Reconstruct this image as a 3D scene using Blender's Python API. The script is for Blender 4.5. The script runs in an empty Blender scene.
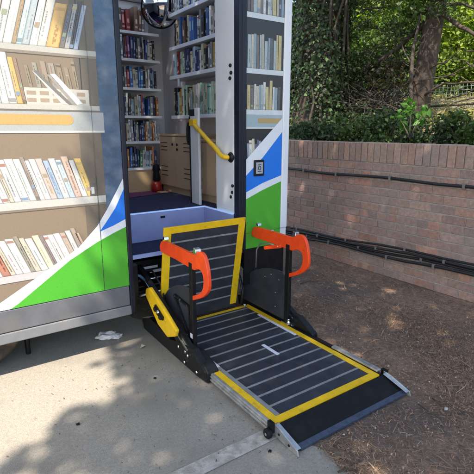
import bpy, bmesh, math, random
import numpy as np
from mathutils import Vector, Matrix
rnd = random.Random(7)
rng = np.random.default_rng(11)
S = bpy.context.scene
C = S.collection
R = math.radians

# ------------------------------------------------------------------ camera
F_PX, PITCH, CAM_H = 447.0, R(13.6), 1.6
FX, FY = 0.567, 0.8236                     # heading of the view over the ground
cam = bpy.data.objects.new('camera', bpy.data.cameras.new('camera'))
C.objects.link(cam)
cam.location = (0, 0, CAM_H)
cam.rotation_euler = (R(90) - PITCH, 0, -math.atan2(FX, FY))
cam.data.sensor_width = 36
cam.data.lens = 36 * F_PX / 474
cam.data.clip_start = 0.05
cam.data.clip_end = 400
S.camera = cam

def on(u, v, axis, val):
    """point of the plane axis = val that was measured at (u, v) in the photo"""
    x = (u - 237) / F_PX; y = -(v - 237) / F_PX
    a = math.cos(PITCH) + y * math.sin(PITCH)
    d = (FY * x + FX * a, -FX * x + FY * a, -math.sin(PITCH) + y * math.cos(PITCH))
    i = 'XYZ'.index(axis)
    t = (val - (0, 0, CAM_H)[i]) / d[i]
    return (d[0] * t, d[1] * t, CAM_H + d[2] * t)

# ------------------------------------------------------------------ light
SX, SY = 0.60, 0.42                        # ground shift of a shadow per metre of height
SUN_EL = math.atan2(1, math.hypot(SX, SY))
W = bpy.data.worlds.new('World'); S.world = W; W.use_nodes = True
nt = W.node_tree
sky = nt.nodes.new('ShaderNodeTexSky'); sky.sky_type = 'NISHITA'; sky.sun_disc = False
sky.sun_elevation = SUN_EL; sky.sun_rotation = math.atan2(-SX, -SY)
sky.air_density = 1.2; sky.dust_density = 1.5
nt.links.new(sky.outputs[0], nt.nodes['Background'].inputs[0])
nt.nodes['Background'].inputs[1].default_value = 0.15
sl = bpy.data.lights.new('sun', 'SUN'); sl.energy = 4.3; sl.angle = R(0.5); sl.color = (1, .90, .75)
so = bpy.data.objects.new('sun', sl); C.objects.link(so)
so.rotation_euler = Vector((SX, SY, -1)).to_track_quat('-Z', 'Y').to_euler()
so.location = (-12, -9, 20)
S.view_settings.view_transform = 'Standard'; S.view_settings.look = 'None'
S.view_settings.gamma = 1; S.view_settings.exposure = 1.4; S.view_settings.use_curve_mapping = False

# ------------------------------------------------------------------ materials
def mat(name, col, rough=.5, metal=0, var=.15, scale=8, bump=0, bscale=60, attr=False, spec=None, emit=None, coat=0, rvar=0.0, stain=None):
    m = bpy.data.materials.new(name); m.use_nodes = True
    n = m.node_tree.nodes; l = m.node_tree.links
    b = n['Principled BSDF']
    b.inputs['Roughness'].default_value = rough
    b.inputs['Metallic'].default_value = metal
    if spec is not None: b.inputs['Specular IOR Level'].default_value = spec
    if coat: b.inputs['Coat Weight'].default_value = coat; b.inputs['Coat Roughness'].default_value = .08
    tc = n.new('ShaderNodeTexCoord')
    nz = n.new('ShaderNodeTexNoise'); nz.inputs['Scale'].default_value = scale; nz.inputs['Detail'].default_value = 6
    nz.inputs['Roughness'].default_value = .62
    l.new(tc.outputs['Object'], nz.inputs['Vector'])
    mr = n.new('ShaderNodeMapRange'); mr.inputs[1].default_value = .3; mr.inputs[2].default_value = .7
    mr.inputs[3].default_value = 1 - var; mr.inputs[4].default_value = 1 + var
    l.new(nz.outputs[0], mr.inputs[0])
    mx = n.new('ShaderNodeMix'); mx.data_type = 'RGBA'; mx.blend_type = 'MULTIPLY'; mx.inputs[0].default_value = 1
    if attr:
        at = n.new('ShaderNodeAttribute'); at.attribute_name = 'Col'
        l.new(at.outputs['Color'], mx.inputs[6])
    else:
        mx.inputs[6].default_value = (*col, 1)
    l.new(mr.outputs[0], mx.inputs[7])
    out = mx.outputs[2]
    if stain:                              # worn or dirty patches with a shape of their own
        n2 = n.new('ShaderNodeTexNoise'); n2.inputs['Scale'].default_value = stain[1]; n2.inputs['Detail'].default_value = 8
        l.new(tc.outputs['Object'], n2.inputs['Vector'])
        r2 = n.new('ShaderNodeMapRange'); r2.inputs[1].default_value = stain[2]; r2.inputs[2].default_value = stain[3]
        l.new(n2.outputs[0], r2.inputs[0])
        m2 = n.new('ShaderNodeMix'); m2.data_type = 'RGBA'; m2.inputs[7].default_value = (*stain[0], 1)
        l.new(r2.outputs[0], m2.inputs[0]); l.new(out, m2.inputs[6]); out = m2.outputs[2]
    l.new(out, b.inputs['Base Color'])
    if rvar:
        r3 = n.new('ShaderNodeMapRange'); r3.inputs[3].default_value = max(.02, rough - rvar); r3.inputs[4].default_value = rough + rvar
        l.new(nz.outputs[0], r3.inputs[0]); l.new(r3.outputs[0], b.inputs['Roughness'])
    if bump:
        n4 = n.new('ShaderNodeTexNoise'); n4.inputs['Scale'].default_value = bscale; n4.inputs['Detail'].default_value = 5
        l.new(tc.outputs['Object'], n4.inputs['Vector'])
        bp = n.new('ShaderNodeBump'); bp.inputs['Strength'].default_value = bump; bp.inputs['Distance'].default_value = .01
        l.new(n4.outputs[0], bp.inputs['Height']); l.new(bp.outputs[0], b.inputs['Normal'])
    if emit:
        b.inputs['Emission Color'].default_value = (*emit[0], 1); b.inputs['Emission Strength'].default_value = emit[1]
    return m

def leafmat(name, trans=.45, rough=.55):
    m = bpy.data.materials.new(name); m.use_nodes = True
    n = m.node_tree.nodes; l = m.node_tree.links
    b = n['Principled BSDF']; b.inputs['Roughness'].default_value = rough
    at = n.new('ShaderNodeAttribute'); at.attribute_name = 'Col'
    l.new(at.outputs['Color'], b.inputs['Base Color'])
    t = n.new('ShaderNodeBsdfTranslucent')
    g = n.new('ShaderNodeMix'); g.data_type = 'RGBA'; g.blend_type = 'MULTIPLY'; g.inputs[0].default_value = 1
    g.inputs[7].default_value = (1.5, 1.6, .5, 1)
    l.new(at.outputs['Color'], g.inputs[6]); l.new(g.outputs[2], t.inputs['Color'])
    x = n.new('ShaderNodeMixShader'); x.inputs[0].default_value = trans
    l.new(b.outputs[0], x.inputs[1]); l.new(t.outputs[0], x.inputs[2])
    l.new(x.outputs[0], n['Material Output'].inputs['Surface'])
    return m

M = {}
M['concrete'] = mat('concrete', (.31, .280, .238), .9, var=.24, scale=120, bump=.6, bscale=260, stain=((.205, .185, .155), 1.4, .50, .75))
M['soil'] = mat('soil', (.27, .178, .122), .95, var=.45, scale=30, bump=1, bscale=90, stain=((.125, .095, .078), 1.1, .42, .62))
M['line'] = mat('road_paint', (.45, .425, .38), .8, var=.2, scale=9, bump=.5, bscale=160, stain=((.305, .278, .240), 22, .42, .60))
M['bank'] = mat('bank_earth', (.17, .14, .08), .95, var=.4, scale=4, bump=1, bscale=20)
M['brick'] = mat('brick', (1, 1, 1), .9, var=.24, scale=30, bump=.6, bscale=110, attr=True, stain=((.27, .235, .21), 3.2, .48, .85))
M['mortar'] = mat('mortar', (.38, .335, .30), .95, var=.2, scale=20, bump=.4)
M['black'] = mat('black_paint', (.009, .009, .010), .42, spec=.3, var=.3, scale=14, bump=.05, rvar=.12)
M['guard'] = mat('guard_grey', (.034, .038, .050), .42, var=.25, scale=12, rvar=.1)
M['rubber'] = mat('black_rubber', (.008, .008, .009), .6, spec=.22, var=.3, scale=30, bump=.1)
M['frame'] = mat('door_frame_navy', (.008, .011, .024), .4, spec=.35, var=.2, scale=6, rvar=.1)
M['white'] = mat('white_paint', (.72, .73, .76), .35, var=.05, scale=3, rvar=.08)
M['offwhite'] = mat('shelf_white', (.74, .75, .79), .45, var=.06, scale=5)
M['lining'] = mat('grey_lining', (.74, .74, .79), .6, var=.06, scale=4)
M['bluecol'] = mat('blue_vinyl', (.050, .095, .17), .28, var=.3, scale=7, rvar=.1, stain=((.20, .24, .29), 8, .46, .80))
M['print'] = mat('printed_vinyl', (1, 1, 1), .30, var=.08, scale=140, attr=True, rvar=.08)
M['skirt'] = mat('grey_skirt', (.125, .128, .14), .4, var=.12, scale=7, rvar=.1, stain=((.15, .14, .125), 5, .55, .75))
M['rail'] = mat('grey_rail', (.16, .163, .172), .4, var=.12, scale=9, stain=((.2, .19, .17), 9, .55, .8))
M['alu'] = mat('aluminium', (.55, .55, .54), .42, .8, var=.2, scale=22, rvar=.12, stain=((.22, .21, .2), 12, .55, .8))
M['chrome'] = mat('chrome', (.7, .7, .7), .2, 1, var=.1)
M['yellow'] = mat('yellow_paint', (.80, .49, .009), .45, var=.10, scale=16, stain=((.40, .26, .05), 20, .60, .8), rvar=.1)
M['orange'] = mat('orange_plastic', (.86, .070, .010), .40, var=.10, scale=14, bump=.06, bscale=90, rvar=.12, stain=((.50, .05, .015), 18, .60, .8))
M['deck'] = mat('deck_navy', (.025, .030, .043), .38, spec=.5, var=.35, scale=10, bump=.35, bscale=300, rvar=.12, stain=((.075, .07, .062), 7, .55, .95))
M['slat'] = mat('deck_groove_grey', (.27, .27, .265), .5, .2, var=.25, scale=18)
M['edge'] = mat('worn_blue_edge', (.045, .058, .09), .45, .2, var=.3, scale=30, stain=((.03, .03, .035), 40, .55, .7))
M['label'] = mat('white_label', (.66, .68, .72), .5, var=.08)
M['wood'] = mat('cabinet_wood', (.56, .40, .26), .5, var=.08, scale=4)
M['wood2'] = mat('beech_panel', (.56, .37, .21), .5, var=.10, scale=4)
M['groove'] = mat('groove_dark', (.03, .022, .018), .7)
M['carpet'] = mat('navy_carpet', (.022, .026, .070), .95, var=.4, scale=120, bump=.3, bscale=300)
M['purple'] = mat('purple_carpet', (.17, .04, .12), .95, var=.4, scale=120, bump=.3, bscale=300)
M['lilac'] = mat('lilac_step', (.30, .34, .60), .5, var=.1, scale=5)
M['led'] = mat('led_strip', (.55, .68, .9), .4, emit=((.28, .46, 1), .16))
M['led2'] = mat('led_strip_dim', (.32, .38, .62), .4, emit=((.35, .45, 1), .05))
M['mirror'] = mat('mirror', (.6, .6, .6), .04, 1, var=.02)
M['red'] = mat('red_plastic', (.30, .014, .011), .35, var=.1)
M['cable'] = mat('cable_black', (.014, .014, .015), .5, var=.2)
M['clip'] = mat('cable_clip', (.17, .155, .14), .5, var=.2)
M['bark'] = mat('bark', (.052, .037, .028), .92, var=.5, scale=9, bump=1, bscale=24)
M['bark2'] = mat('bark_grey', (.062, .050, .040), .92, var=.5, scale=9, bump=1, bscale=30)
M['leaf'] = leafmat('leaf')
M['ivy'] = leafmat('ivy_leaf', .2, .6)
M['wire'] = mat('fence_wire', (.28, .29, .30), .5, .5)
M['paper'] = mat('paper_white', (.62, .61, .60), .7, var=.1)
M['litter'] = mat('litter', (1, 1, 1), .9, var=.3, scale=30, attr=True)
M['stone'] = mat('stone', (.36, .34, .31), .8, var=.2, scale=30)
M['book'] = mat('book_cover', (1, 1, 1), .42, var=.18, scale=40, attr=True)
M['pages'] = mat('book_pages', (.62, .56, .46), .85, var=.15, scale=60)
M['tyre'] = mat('tyre', (.035, .028, .024), .85, var=.4, scale=20, bump=.3, stain=((.12, .08, .055), 8, .5, .7))
M['notice'] = mat('notice_grey', (.36, .38, .42), .4, var=.1)
M['roof'] = mat('van_roof', (.6, .6, .62), .5)

# ------------------------------------------------------------------ mesh helpers
class B:
    def __init__(s): s.v = []; s.f = []; s.m = []; s.c = []
    def add(s, vs, fs, mi=0, col=(1, 1, 1)):
        o = len(s.v); s.v += [tuple(p) for p in vs]
        for f in fs: s.f.append([i + o for i in f]); s.m.append(mi); s.c.append(col)
        return s
    def box(s, x0, x1, y0, y1, z0, z1, mi=0, col=(1, 1, 1)):
        vs = [(x, y, z) for z in (z0, z1) for y in (y0, y1) for x in (x0, x1)]
        return s.add(vs, [(0, 2, 3, 1), (4, 5, 7, 6), (0, 1, 5, 4), (2, 6, 7, 3), (0, 4, 6, 2), (1, 3, 7, 5)], mi, col)
    def obox(s, p, q, w, h, mi=0, up=(0, 0, 1), col=(1, 1, 1)):
        p = Vector(p); q = Vector(q); d = (q - p).normalized(); up = Vector(up)
        a = d.cross(up)
        if a.length < 1e-4: a = d.cross(Vector((1, 0, 0)))
        a.normalize(); b = a.cross(d)
        vs = [e + a * (sa * w / 2) + b * (sb * h / 2) for e in (p, q) for sb in (-1, 1) for sa in (-1, 1)]
        return s.add(vs, [(0, 2, 3, 1), (4, 5, 7, 6), (0, 1, 5, 4), (2, 6, 7, 3), (0, 4, 6, 2), (1, 3, 7, 5)], mi, col)
    def prism(s, poly, axis, a, b, mi=0, col=(1, 1, 1)):
        n = len(poly)
        def mk(p, t):
            return {'X': (t, p[0], p[1]), 'Y': (p[0], t, p[1]), 'Z': (p[0], p[1], t)}[axis]
        vs = [mk(p, a) for p in poly] + [mk(p, b) for p in poly]
        fs = [tuple(range(n))[::-1], tuple(range(n, 2 * n))] + [(i, (i + 1) % n, n + (i + 1) % n, n + i) for i in range(n)]
        return s.add(vs, fs, mi, col)
    def tube(s, pts, r, n=10, mi=0, col=(1, 1, 1), caps=True):
        pts = [Vector(p) for p in pts]; k = len(pts)
        rs = r if isinstance(r, (list, tuple)) else [r] * k
        vs = []; fs = []; a = None
        for i, p in enumerate(pts):
            d = (pts[min(i + 1, k - 1)] - pts[max(i - 1, 0)]).normalized()
            if a is None:
                a = d.cross(Vector((0, 0, 1)))
                if a.length < .05: a = d.cross(Vector((1, 0, 0)))
            a = (a - d * a.dot(d)).normalized(); b = d.cross(a)
            vs += [p + (a * math.cos(2 * math.pi * j / n) + b * math.sin(2 * math.pi * j / n)) * rs[i] for j in range(n)]
        for i in range(k - 1):
            fs += [(i * n + j, i * n + (j + 1) % n, (i + 1) * n + (j + 1) % n, (i + 1) * n + j) for j in range(n)]
        if caps: fs += [tuple(range(n))[::-1], tuple(range((k - 1) * n, k * n))]
        return s.add(vs, fs, mi, col)
    def lathe(s, prof, org, axis=(0, 0, 1), n=28, mi=0, col=(1, 1, 1)):
        d = Vector(axis).normalized(); a = d.cross(Vector((0, 0, 1)))
        if a.length < .05: a = Vector((1, 0, 0))
        a.normalize(); b = d.cross(a); vs = []; fs = []; org = Vector(org)
        for r, h in prof:
            vs += [org + d * h + (a * math.cos(2 * math.pi * j / n) + b * math.sin(2 * math.pi * j / n)) * r for j in range(n)]
        for i in range(len(prof) - 1):
            fs += [(i * n + j, i * n + (j + 1) % n, (i + 1) * n + (j + 1) % n, (i + 1) * n + j) for j in range(n)]
        return s.add(vs, fs, mi, col)
    def build(s, name, mats, parent=None, bevel=0, smooth=False, label=None, kind=None, seg=2):
        me = bpy.data.meshes.new(name)
        me.from_pydata(s.v, [], s.f)
        mats = mats if isinstance(mats, (list, tuple)) else [mats]
        for m in mats: me.materials.append(M[m] if isinstance(m, str) else m)
        me.polygons.foreach_set('material_index', s.m)
        ca = me.color_attributes.new('Col', 'FLOAT_COLOR', 'CORNER')
        arr = []
        for f, c in zip(s.f, s.c): arr += [c[0], c[1], c[2], 1.0] * len(f)
        ca.data.foreach_set('color', arr)
        bm = bmesh.new(); bm.from_mesh(me); bmesh.ops.recalc_face_normals(bm, faces=bm.faces[:]); bm.to_mesh(me); bm.free()
        if smooth: me.polygons.foreach_set('use_smooth', [True] * len(me.polygons))
        o = bpy.data.objects.new(name, me); C.objects.link(o)
        put(o, parent)
        if bevel:
            bv = o.modifiers.new('bevel', 'BEVEL'); bv.width = bevel; bv.segments = seg; bv.limit_method = 'ANGLE'; bv.angle_limit = R(35)
        if label: o['label'] = label
        if kind: o['kind'] = kind
        return o

def put(o, parent):
    """parent o while keeping its mesh where it was built in world space"""
    if parent is None: return
    o.parent = parent
    w = Vector((0, 0, 0)); q = parent
    while q is not None: w += Vector(q.location); q = q.parent
    o.location = -w

def thing(name, label, cat, loc=(0, 0, 0), group=None):
    o = bpy.data.objects.new(name, None); o.empty_display_size = .1
    C.objects.link(o); o.location = loc
    return tag(o, label, cat, group)
def tag(o, label, cat, group=None):
    o['label'] = label; o['category'] = cat
    if group: o['group'] = group
    return o

def cloud(name, pos, size, cols, m, parent=None, nrm=None, spread=1.0, kind=None, aspect=.62, fold=.25):
    """a mesh of small folded leaves at the given points"""
    pos = np.asarray(pos, float); n = len(pos)
    sz = size * (.6 + .8 * rng.random(n)) if np.isscalar(size) else np.asarray(size)
    d = rng.normal(size=(n, 3)); d /= np.linalg.norm(d, axis=1)[:, None]
    if nrm is not None:
        nn = np.asarray(nrm) + spread * rng.normal(size=(n, 3)) * .5
    else:
        nn = rng.normal(size=(n, 3)) + np.array([0, 0, .7])
    nn /= np.linalg.norm(nn, axis=1)[:, None]
    a = np.cross(nn, d); a /= np.linalg.norm(a, axis=1)[:, None] + 1e-9
    b = np.cross(nn, a)
    h = sz[:, None] / 2
    V = np.stack([pos - a * h, pos + b * h * aspect + nn * h * fold, pos + a * h, pos - b * h * aspect + nn * h * fold], 1).reshape(-1, 3)
    idx = np.arange(n) * 4
    F = np.stack([idx, idx + 1, idx + 2, idx, idx + 2, idx + 3], 1).reshape(-1)
    me = bpy.data.meshes.new(name)
    me.vertices.add(4 * n); me.vertices.foreach_set('co', V.ravel())
    me.loops.add(6 * n); me.loops.foreach_set('vertex_index', F.astype(np.int32))
    me.polygons.add(2 * n); me.polygons.foreach_set('loop_start', np.arange(0, 6 * n, 3, dtype=np.int32))
    me.update(calc_edges=True)
    cols = np.asarray(cols, float)
    pick = cols[rng.integers(0, len(cols), n)] * (.7 + .6 * rng.random(n))[:, None]
    cc = np.concatenate([pick, np.ones((n, 1))], 1)
    ca = me.color_attributes.new('Col', 'FLOAT_COLOR', 'CORNER')
    ca.data.foreach_set('color', np.repeat(cc, 6, axis=0).ravel())
    me.materials.append(M[m])
    o = bpy.data.objects.new(name, me); C.objects.link(o); put(o, parent)
    if kind: o['kind'] = kind
    return o

# ================================================================== GROUND
g = B(); N = 60
g.add([(-60, -60, 0), (60, -60, 0), (60, 60, 0), (-60, 60, 0)], [(0, 1, 2, 3)])
g.build('ground', 'soil', kind='structure')
# concrete pad: an irregular right edge where the soil starts
edge = []
y = -8.0
while y < 3.9:
    base = 1.47 if y < 1.9 else 1.36
    edge.append((base + .05 * math.sin(y * 3.1) + .035 * math.sin(y * 9.7 + 1) + rnd.uniform(-.018, .018), y)); y += .05
poly = [(-40, -8)] + edge + [(-40, 3.9)]
B().add([(p[0], p[1], .004) for p in poly], [tuple(range(len(poly)))]).build('concrete_pavement', 'concrete', kind='structure')
B().add([(-6, 1.57, .008), (1.40, 1.57, .008), (1.40, 1.665, .008), (-6, 1.665, .008)], [(0, 1, 2, 3)]).build('painted_line', 'line', kind='structure')
# pine litter and leaf scraps
def litter(n, xr, yr, lmin, lmax, cols, b, w=.0016, dens=None):
    k = 0
    while k < n:
        x = rnd.uniform(*xr); y = rnd.uniform(*yr)
        if dens and rnd.random() > dens(x, y): continue
        if 1.30 < x < 2.28 and 1.40 < y < 3.1: continue
        k += 1
        a = rnd.uniform(0, math.pi); L = rnd.uniform(lmin, lmax); t = rnd.uniform(-.5, .5)
        z = .007 + rnd.random() * .007
        p = Vector((x, y, z)); d = Vector((math.cos(a), math.sin(a), rnd.uniform(-.06, .1)))
        d2 = Vector((math.cos(a + t), math.sin(a + t), rnd.uniform(-.08, .08)))
        s_ = Vector((-d.y, d.x, 0)) * w * rnd.uniform(.6, 1.5)
        q = p + d * L * .5; r_ = q + d2 * L * .5
        kk = rnd.uniform(.6, 1.3); c = [ch * kk for ch in rnd.choice(cols)]
        b.add([p - s_, p + s_, q + s_ + Vector((0, 0, .003)), q - s_ + Vector((0, 0, .003)), r_], [(0, 1, 2, 3), (3, 2, 4)], 0, c)
lb = B()
NC = [(.30, .175, .10), (.36, .225, .135), (.23, .13, .075), (.42, .30, .19), (.10, .065, .045), (.15, .09, .06), (.27, .165, .10), (.20, .115, .07)]
den = lambda x, y: max(.06, min(1, 1.25 - .30 * max(0, y - .6))) * (.25 + .75 * (.5 + .5 * math.sin(x * 5.1 + 2 * math.sin(y * 2.3))) * (.5 + .5 * math.sin(y * 4.3 + 1.7 * math.sin(x * 3.1))) ** .5)
litter(52000, (1.45, 4.0), (-.1, 4.6), .015, .06, NC, lb, .0010, den)
litter(500, (1.5, 4.0), (-.6, 4.6), .08, .2, NC, lb, .0028)
litter(260, (-.2, 1.5), (.9, 3.0), .006, .02, [(.2, .15, .1), (.09, .07, .05)], lb, .002, lambda x, y: max(.05, min(1, (x - .2) / 1.2)))
def flakes(n, xr, yr, smin, smax, cols, b, dens=None):
    k = 0
    while k < n:
        x = rnd.uniform(*xr); y = rnd.uniform(*yr)
        if dens and rnd.random() > dens(x, y): continue
        if 1.30 < x < 2.28 and 1.40 < y < 3.1: continue
        k += 1
        s_ = rnd.uniform(smin, smax); a = rnd.uniform(0, 6.28); kk = rnd.uniform(.6, 1.3); c = [ch * kk for ch in rnd.choice(cols)]
        vs = []
        for j in range(5):
            rr = s_ * rnd.uniform(.5, 1); th = a + j * 1.257
            vs.append((x + rr * math.cos(th), y + rr * .7 * math.sin(th), .007 + rnd.random() * .009))
        b.add(vs, [(0, 1, 2, 3, 4)], 0, c)
flakes(11000, (1.45, 4.0), (-.2, 4.8), .003, .011, NC + [(.05, .04, .035)], lb, den)
flakes(90, (1.5, 4.0), (-.3, 4.6), .008, .018, [(.5, .46, .40), (.42, .36, .28)], lb)
lo = lb.build('pine_litter', 'litter', kind='stuff')
tag(lo, 'dry brown pine needles and leaf scraps strewn over the soil', 'leaf litter')

# ================================================================== BANK AND BRICK WALL
def wall_x(y): return 4.03 + (4.2 - y) * .012
bk = B(); ny, nx = 30, 24
ys = np.linspace(-14, 24, ny); xs = np.concatenate([np.linspace(4.2, 10, 14), np.linspace(12, 60, 10)])
def bank_z(x, y): return 1.33 + .185 * min(max(0, x - 4.5), 5) + .06 * math.sin(x * 1.7 + y) + .04 * math.sin(y * 2.3) - .03
vs = [(x, yy, bank_z(x, yy)) for yy in ys for x in xs]
fs = [(j * nx + i, j * nx + i + 1, (j + 1) * nx + i + 1, (j + 1) * nx + i) for j in range(ny - 1) for i in range(nx - 1)]
bk.add(vs, fs); bk.build('bank', 'bank', kind='structure', smooth=True)

wall = thing('brick_wall', 'weathered red brown brick retaining wall with upright coping bricks behind the soil strip', 'wall', (4.1, 2.5, 0))
Y0W, Y1W = -3.0, 7.5
m_ = B(); m_.box(4.0445, 4.25, Y0W, Y1W, -.1, 1.435)
bb = B(); BC = [(0.351, 0.223, 0.178), (0.372, 0.23, 0.18), (0.334, 0.217, 0.175), (0.383, 0.251, 0.2), (0.361, 0.238, 0.19), (0.308, 0.207, 0.171), (0.383, 0.257, 0.209), (0.405, 0.222, 0.164), (0.393, 0.232, 0.175)]
zc = .0; course = 0
while zc < 1.22:
    h = .0775
    header = course % 5 == 2
    L = .112 if header else .235
    y = Y0W + ((course % 2) * .122 if not header else .03)
    while y < Y1W:
        kk = rnd.uniform(.88, 1.12); c = [ch * kk for ch in rnd.choice(BC)]
        if rnd.random() < .03: c = [ch * .78 for ch in c]
        dx = rnd.uniform(-.0025, .0025)
        bb.box(4.036 + dx, 4.1, y, y + L, zc + .002, zc + h, 0, c); y += L + .0105
    zc += .0885; course += 1
cp = B(); y = Y0W
while y < Y1W:
    kk = rnd.uniform(.88, 1.12); c = [ch * kk for ch in rnd.choice([(.35, .24, .19), (.37, .245, .19), (.33, .225, .182), (.385, .24, .178)])]
    dx = rnd.uniform(-.003, .003); dz = rnd.uniform(-.003, .003)
    cp.box(4.030 + dx, 4.252 + dx, y, y + .074, zc + .003, 1.452 + dz, 0, c); y += .0845
shear = []
for b_ in (m_, bb, cp): b_.v = [(p[0] + (4.2 - p[1]) * .02, p[1], p[2]) for p in b_.v]
m_.build('mortar_core', 'mortar', wall)
bb.build('brickwork', 'brick', wall, bevel=.003, seg=1)
cp.build('coping', 'brick', wall, bevel=.004, seg=1)
def wx(y): return 4.033 + (4.2 - y) * .02

# cables clipped to the wall
def cable(label, z0, z1, r, off, clips, sag=.012, seed=0, gap=.035):
    t = thing('wall_cable', label, 'cable', (wx(3), 3, z0), 'black cables clipped along the brick wall')
    q = random.Random(seed); pts = []
    for i in range(70):
        y = 7.0 - i * .13
        z = z0 + (z1 - z0) * (4.55 - y) / 2.5
        pts.append((wx(y) - off + q.uniform(-.003, .003), y, z + sag * math.sin(y * 4.2 + seed) * .8 + q.uniform(-.002, .002)))
    B().tube(pts, r, 8).build('sheath', 'cable', t, smooth=True)
    for y in clips:
        z = z0 + (z1 - z0) * (4.55 - y) / 2.5 + sag * math.sin(y * 4.2 + seed) * .8
        B().box(wx(y) - off - r - .005, wx(y) + .004, y - .012, y + .012, z - gap / 2, z + gap / 2).build('clip', 'clip', t, bevel=.003)
    return t
cable('black cable running alone along the upper half of the brick wall', 1.075, 1.09, .0155, .016, [5.2, 4.3, 3.75, 3.0, 2.2], .010, 1, .05)
cable('topmost black cable of the bundle low on the brick wall', .268, .385, .012, .014, [4.4, 3.55, 2.75], .014, 2)
cable('second cable down in the bundle low on the brick wall', .242, .35, .014, .030, [4.0, 3.1, 2.3], .010, 3)
cable('third cable down in the bundle low on the brick wall', .214, .31, .014, .016, [4.2, 3.35, 2.55], .012, 4)
cable('lowest sagging black cable of the bundle low on the brick wall', .19, .272, .016, .034, [3.8, 2.95, 2.4], .014, 5, .05)

# ================================================================== VAN
YV = 3.0
VX0, VX1, YB, ZR = -4.6, 2.600, 5.30, 2.98
D0, D1 = 1.145, 2.078                      # door opening
van = thing('mobile_library_van', 'mobile library van with bookshelf pictures and green and blue sweeps on its side, door open', 'library van', (0, 4.1, 0))
b = B()
b.box(VX0, 1.107, YV, YV + .05, .487, ZR)                     # side wall left of the door
b.box(2.150, VX1, YV + .001, YV + .05, .60, ZR)               # right of the door
b.box(1.107, 2.150, YV, YV + .05, 2.74, ZR)                   # over the door
b.box(VX0, VX1, YB, YB + .05, .35, ZR)                        # far side
b.box(VX0 - .05, VX0, YV, YB + .05, .35, ZR)
b.box(VX1 - .05, VX1, YV + .05, YB, .35, ZR)                  # rear end
b.build('body_shell', 'white', van)
HX0, HX1, HY0, HY1 = .55, 2.35, 3.45, 4.95                    # unseen open roof hatch, added to let daylight onto the shelves
def slab(b, z0, z1):
    b.box(VX0 - .05, HX0, YV, YB + .05, z0, z1); b.box(HX1, VX1, YV, YB + .05, z0, z1)
    b.box(HX0, HX1, YV, HY0, z0, z1); return b.box(HX0, HX1, HY1, YB + .05, z0, z1)
slab(B(), ZR + .001, ZR + .06).build('roof', 'roof', van)
b = B()
for a in ((HX0 - .04, HX0, HY0 - .04, HY1 + .04), (HX1, HX1 + .04, HY0 - .04, HY1 + .04), (HX0, HX1, HY0 - .04, HY0), (HX0, HX1, HY1, HY1 + .04)): b.box(*a, ZR + .061, ZR + .10)
ho = b.build('added_roof_hatch', 'frame', van)
b = B(); b.obox((HX0 - .02, (HY0 + HY1) / 2, ZR + .12), (HX0 - .75, (HY0 + HY1) / 2, ZR + 1.45), 1.5, .03); b.build('added_hatch_lid', 'roof', ho)
b = B()
b.box(VX0, D0 - .002, YV + .05, YB, .84, .898)
b.box(D0, VX1 - .05, 3.545, YB, .84, .898)
b.box(D1 + .002, VX1 - .05, YV + .05, 3.545, .84, .898)
b.box(VX0, VX1 - .05, 3.62, YB, .50, .84, 1)
b.build('floor', ['carpet', 'black'], van)
B().add([(D0, 4.28, .902), (2.3, 4.62, .902), (2.3, 5.2, .902), (D0, 5.2, .902)], [(0, 1, 2, 3)]).build('carpet_inlay', 'purple', van)
# inside lining
b = B()
b.box(VX0, VX1 - .05, YB - .02, YB - .002, .90, ZR)
b.box(VX1 - .07, VX1 - .052, YV + .05, YB - .02, .90, ZR)
b.box(VX0, HX0, YV + .05, YB - .02, ZR - .02, ZR - .003); b.box(HX1, VX1 - .07, YV + .05, YB - .02, ZR - .02, ZR - .003); b.box(HX0, HX1, YV + .05, HY0, ZR - .02, ZR - .003); b.box(HX0, HX1, HY1, YB - .02, ZR - .02, ZR - .003)
b.box(-1.2, -1.18, YV + .05, YB - .02, .90, ZR - .02)
b.build('lining', 'lining', van)
# skirt and bottom rail
b = B(); b.box(VX0, 1.106, YV - .004, YV + .02, .335, .484); b.build('skirt', 'skirt', van, bevel=.006)
b = B(); b.prism([(YV - .014, .262), (YV + .03, .262), (YV + .03, .331), (YV - .008, .331)], 'X', VX0, 1.112); b.build('sill_rail', 'rail', van, bevel=.006)
b = B(); b.box(2.150, VX1 - .01, YV + .012, YV + .03, .27, .597); b.build('skirt', 'black', van, label='black lower skirt right of the door')
# door frame
b = B(); b.prism([(1.108, YV - .012), (D0, YV - .012), (D0, YV + .06), (1.108, YV + .06)], 'Z', .262, 2.74); b.build('door_pillar', 'frame', van, bevel=.008)
b = B(); b.box(D1, 2.149, YV - .012, YV + .06, .60, 2.74)
b.box(2.105, 2.112, YV - .016, YV - .010, .60, 2.74)
b.build('door_pillar', 'frame', van, bevel=.006)
B().box(2.527, 2.606, YV - .010, YV + .04, .735, ZR).build('corner_trim', 'white', van, bevel=.012)
B().box(.978, 1.1065, YV - .0030, YV - .0002, .9, ZR).build('blue_pillar', 'bluecol', van)

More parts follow.
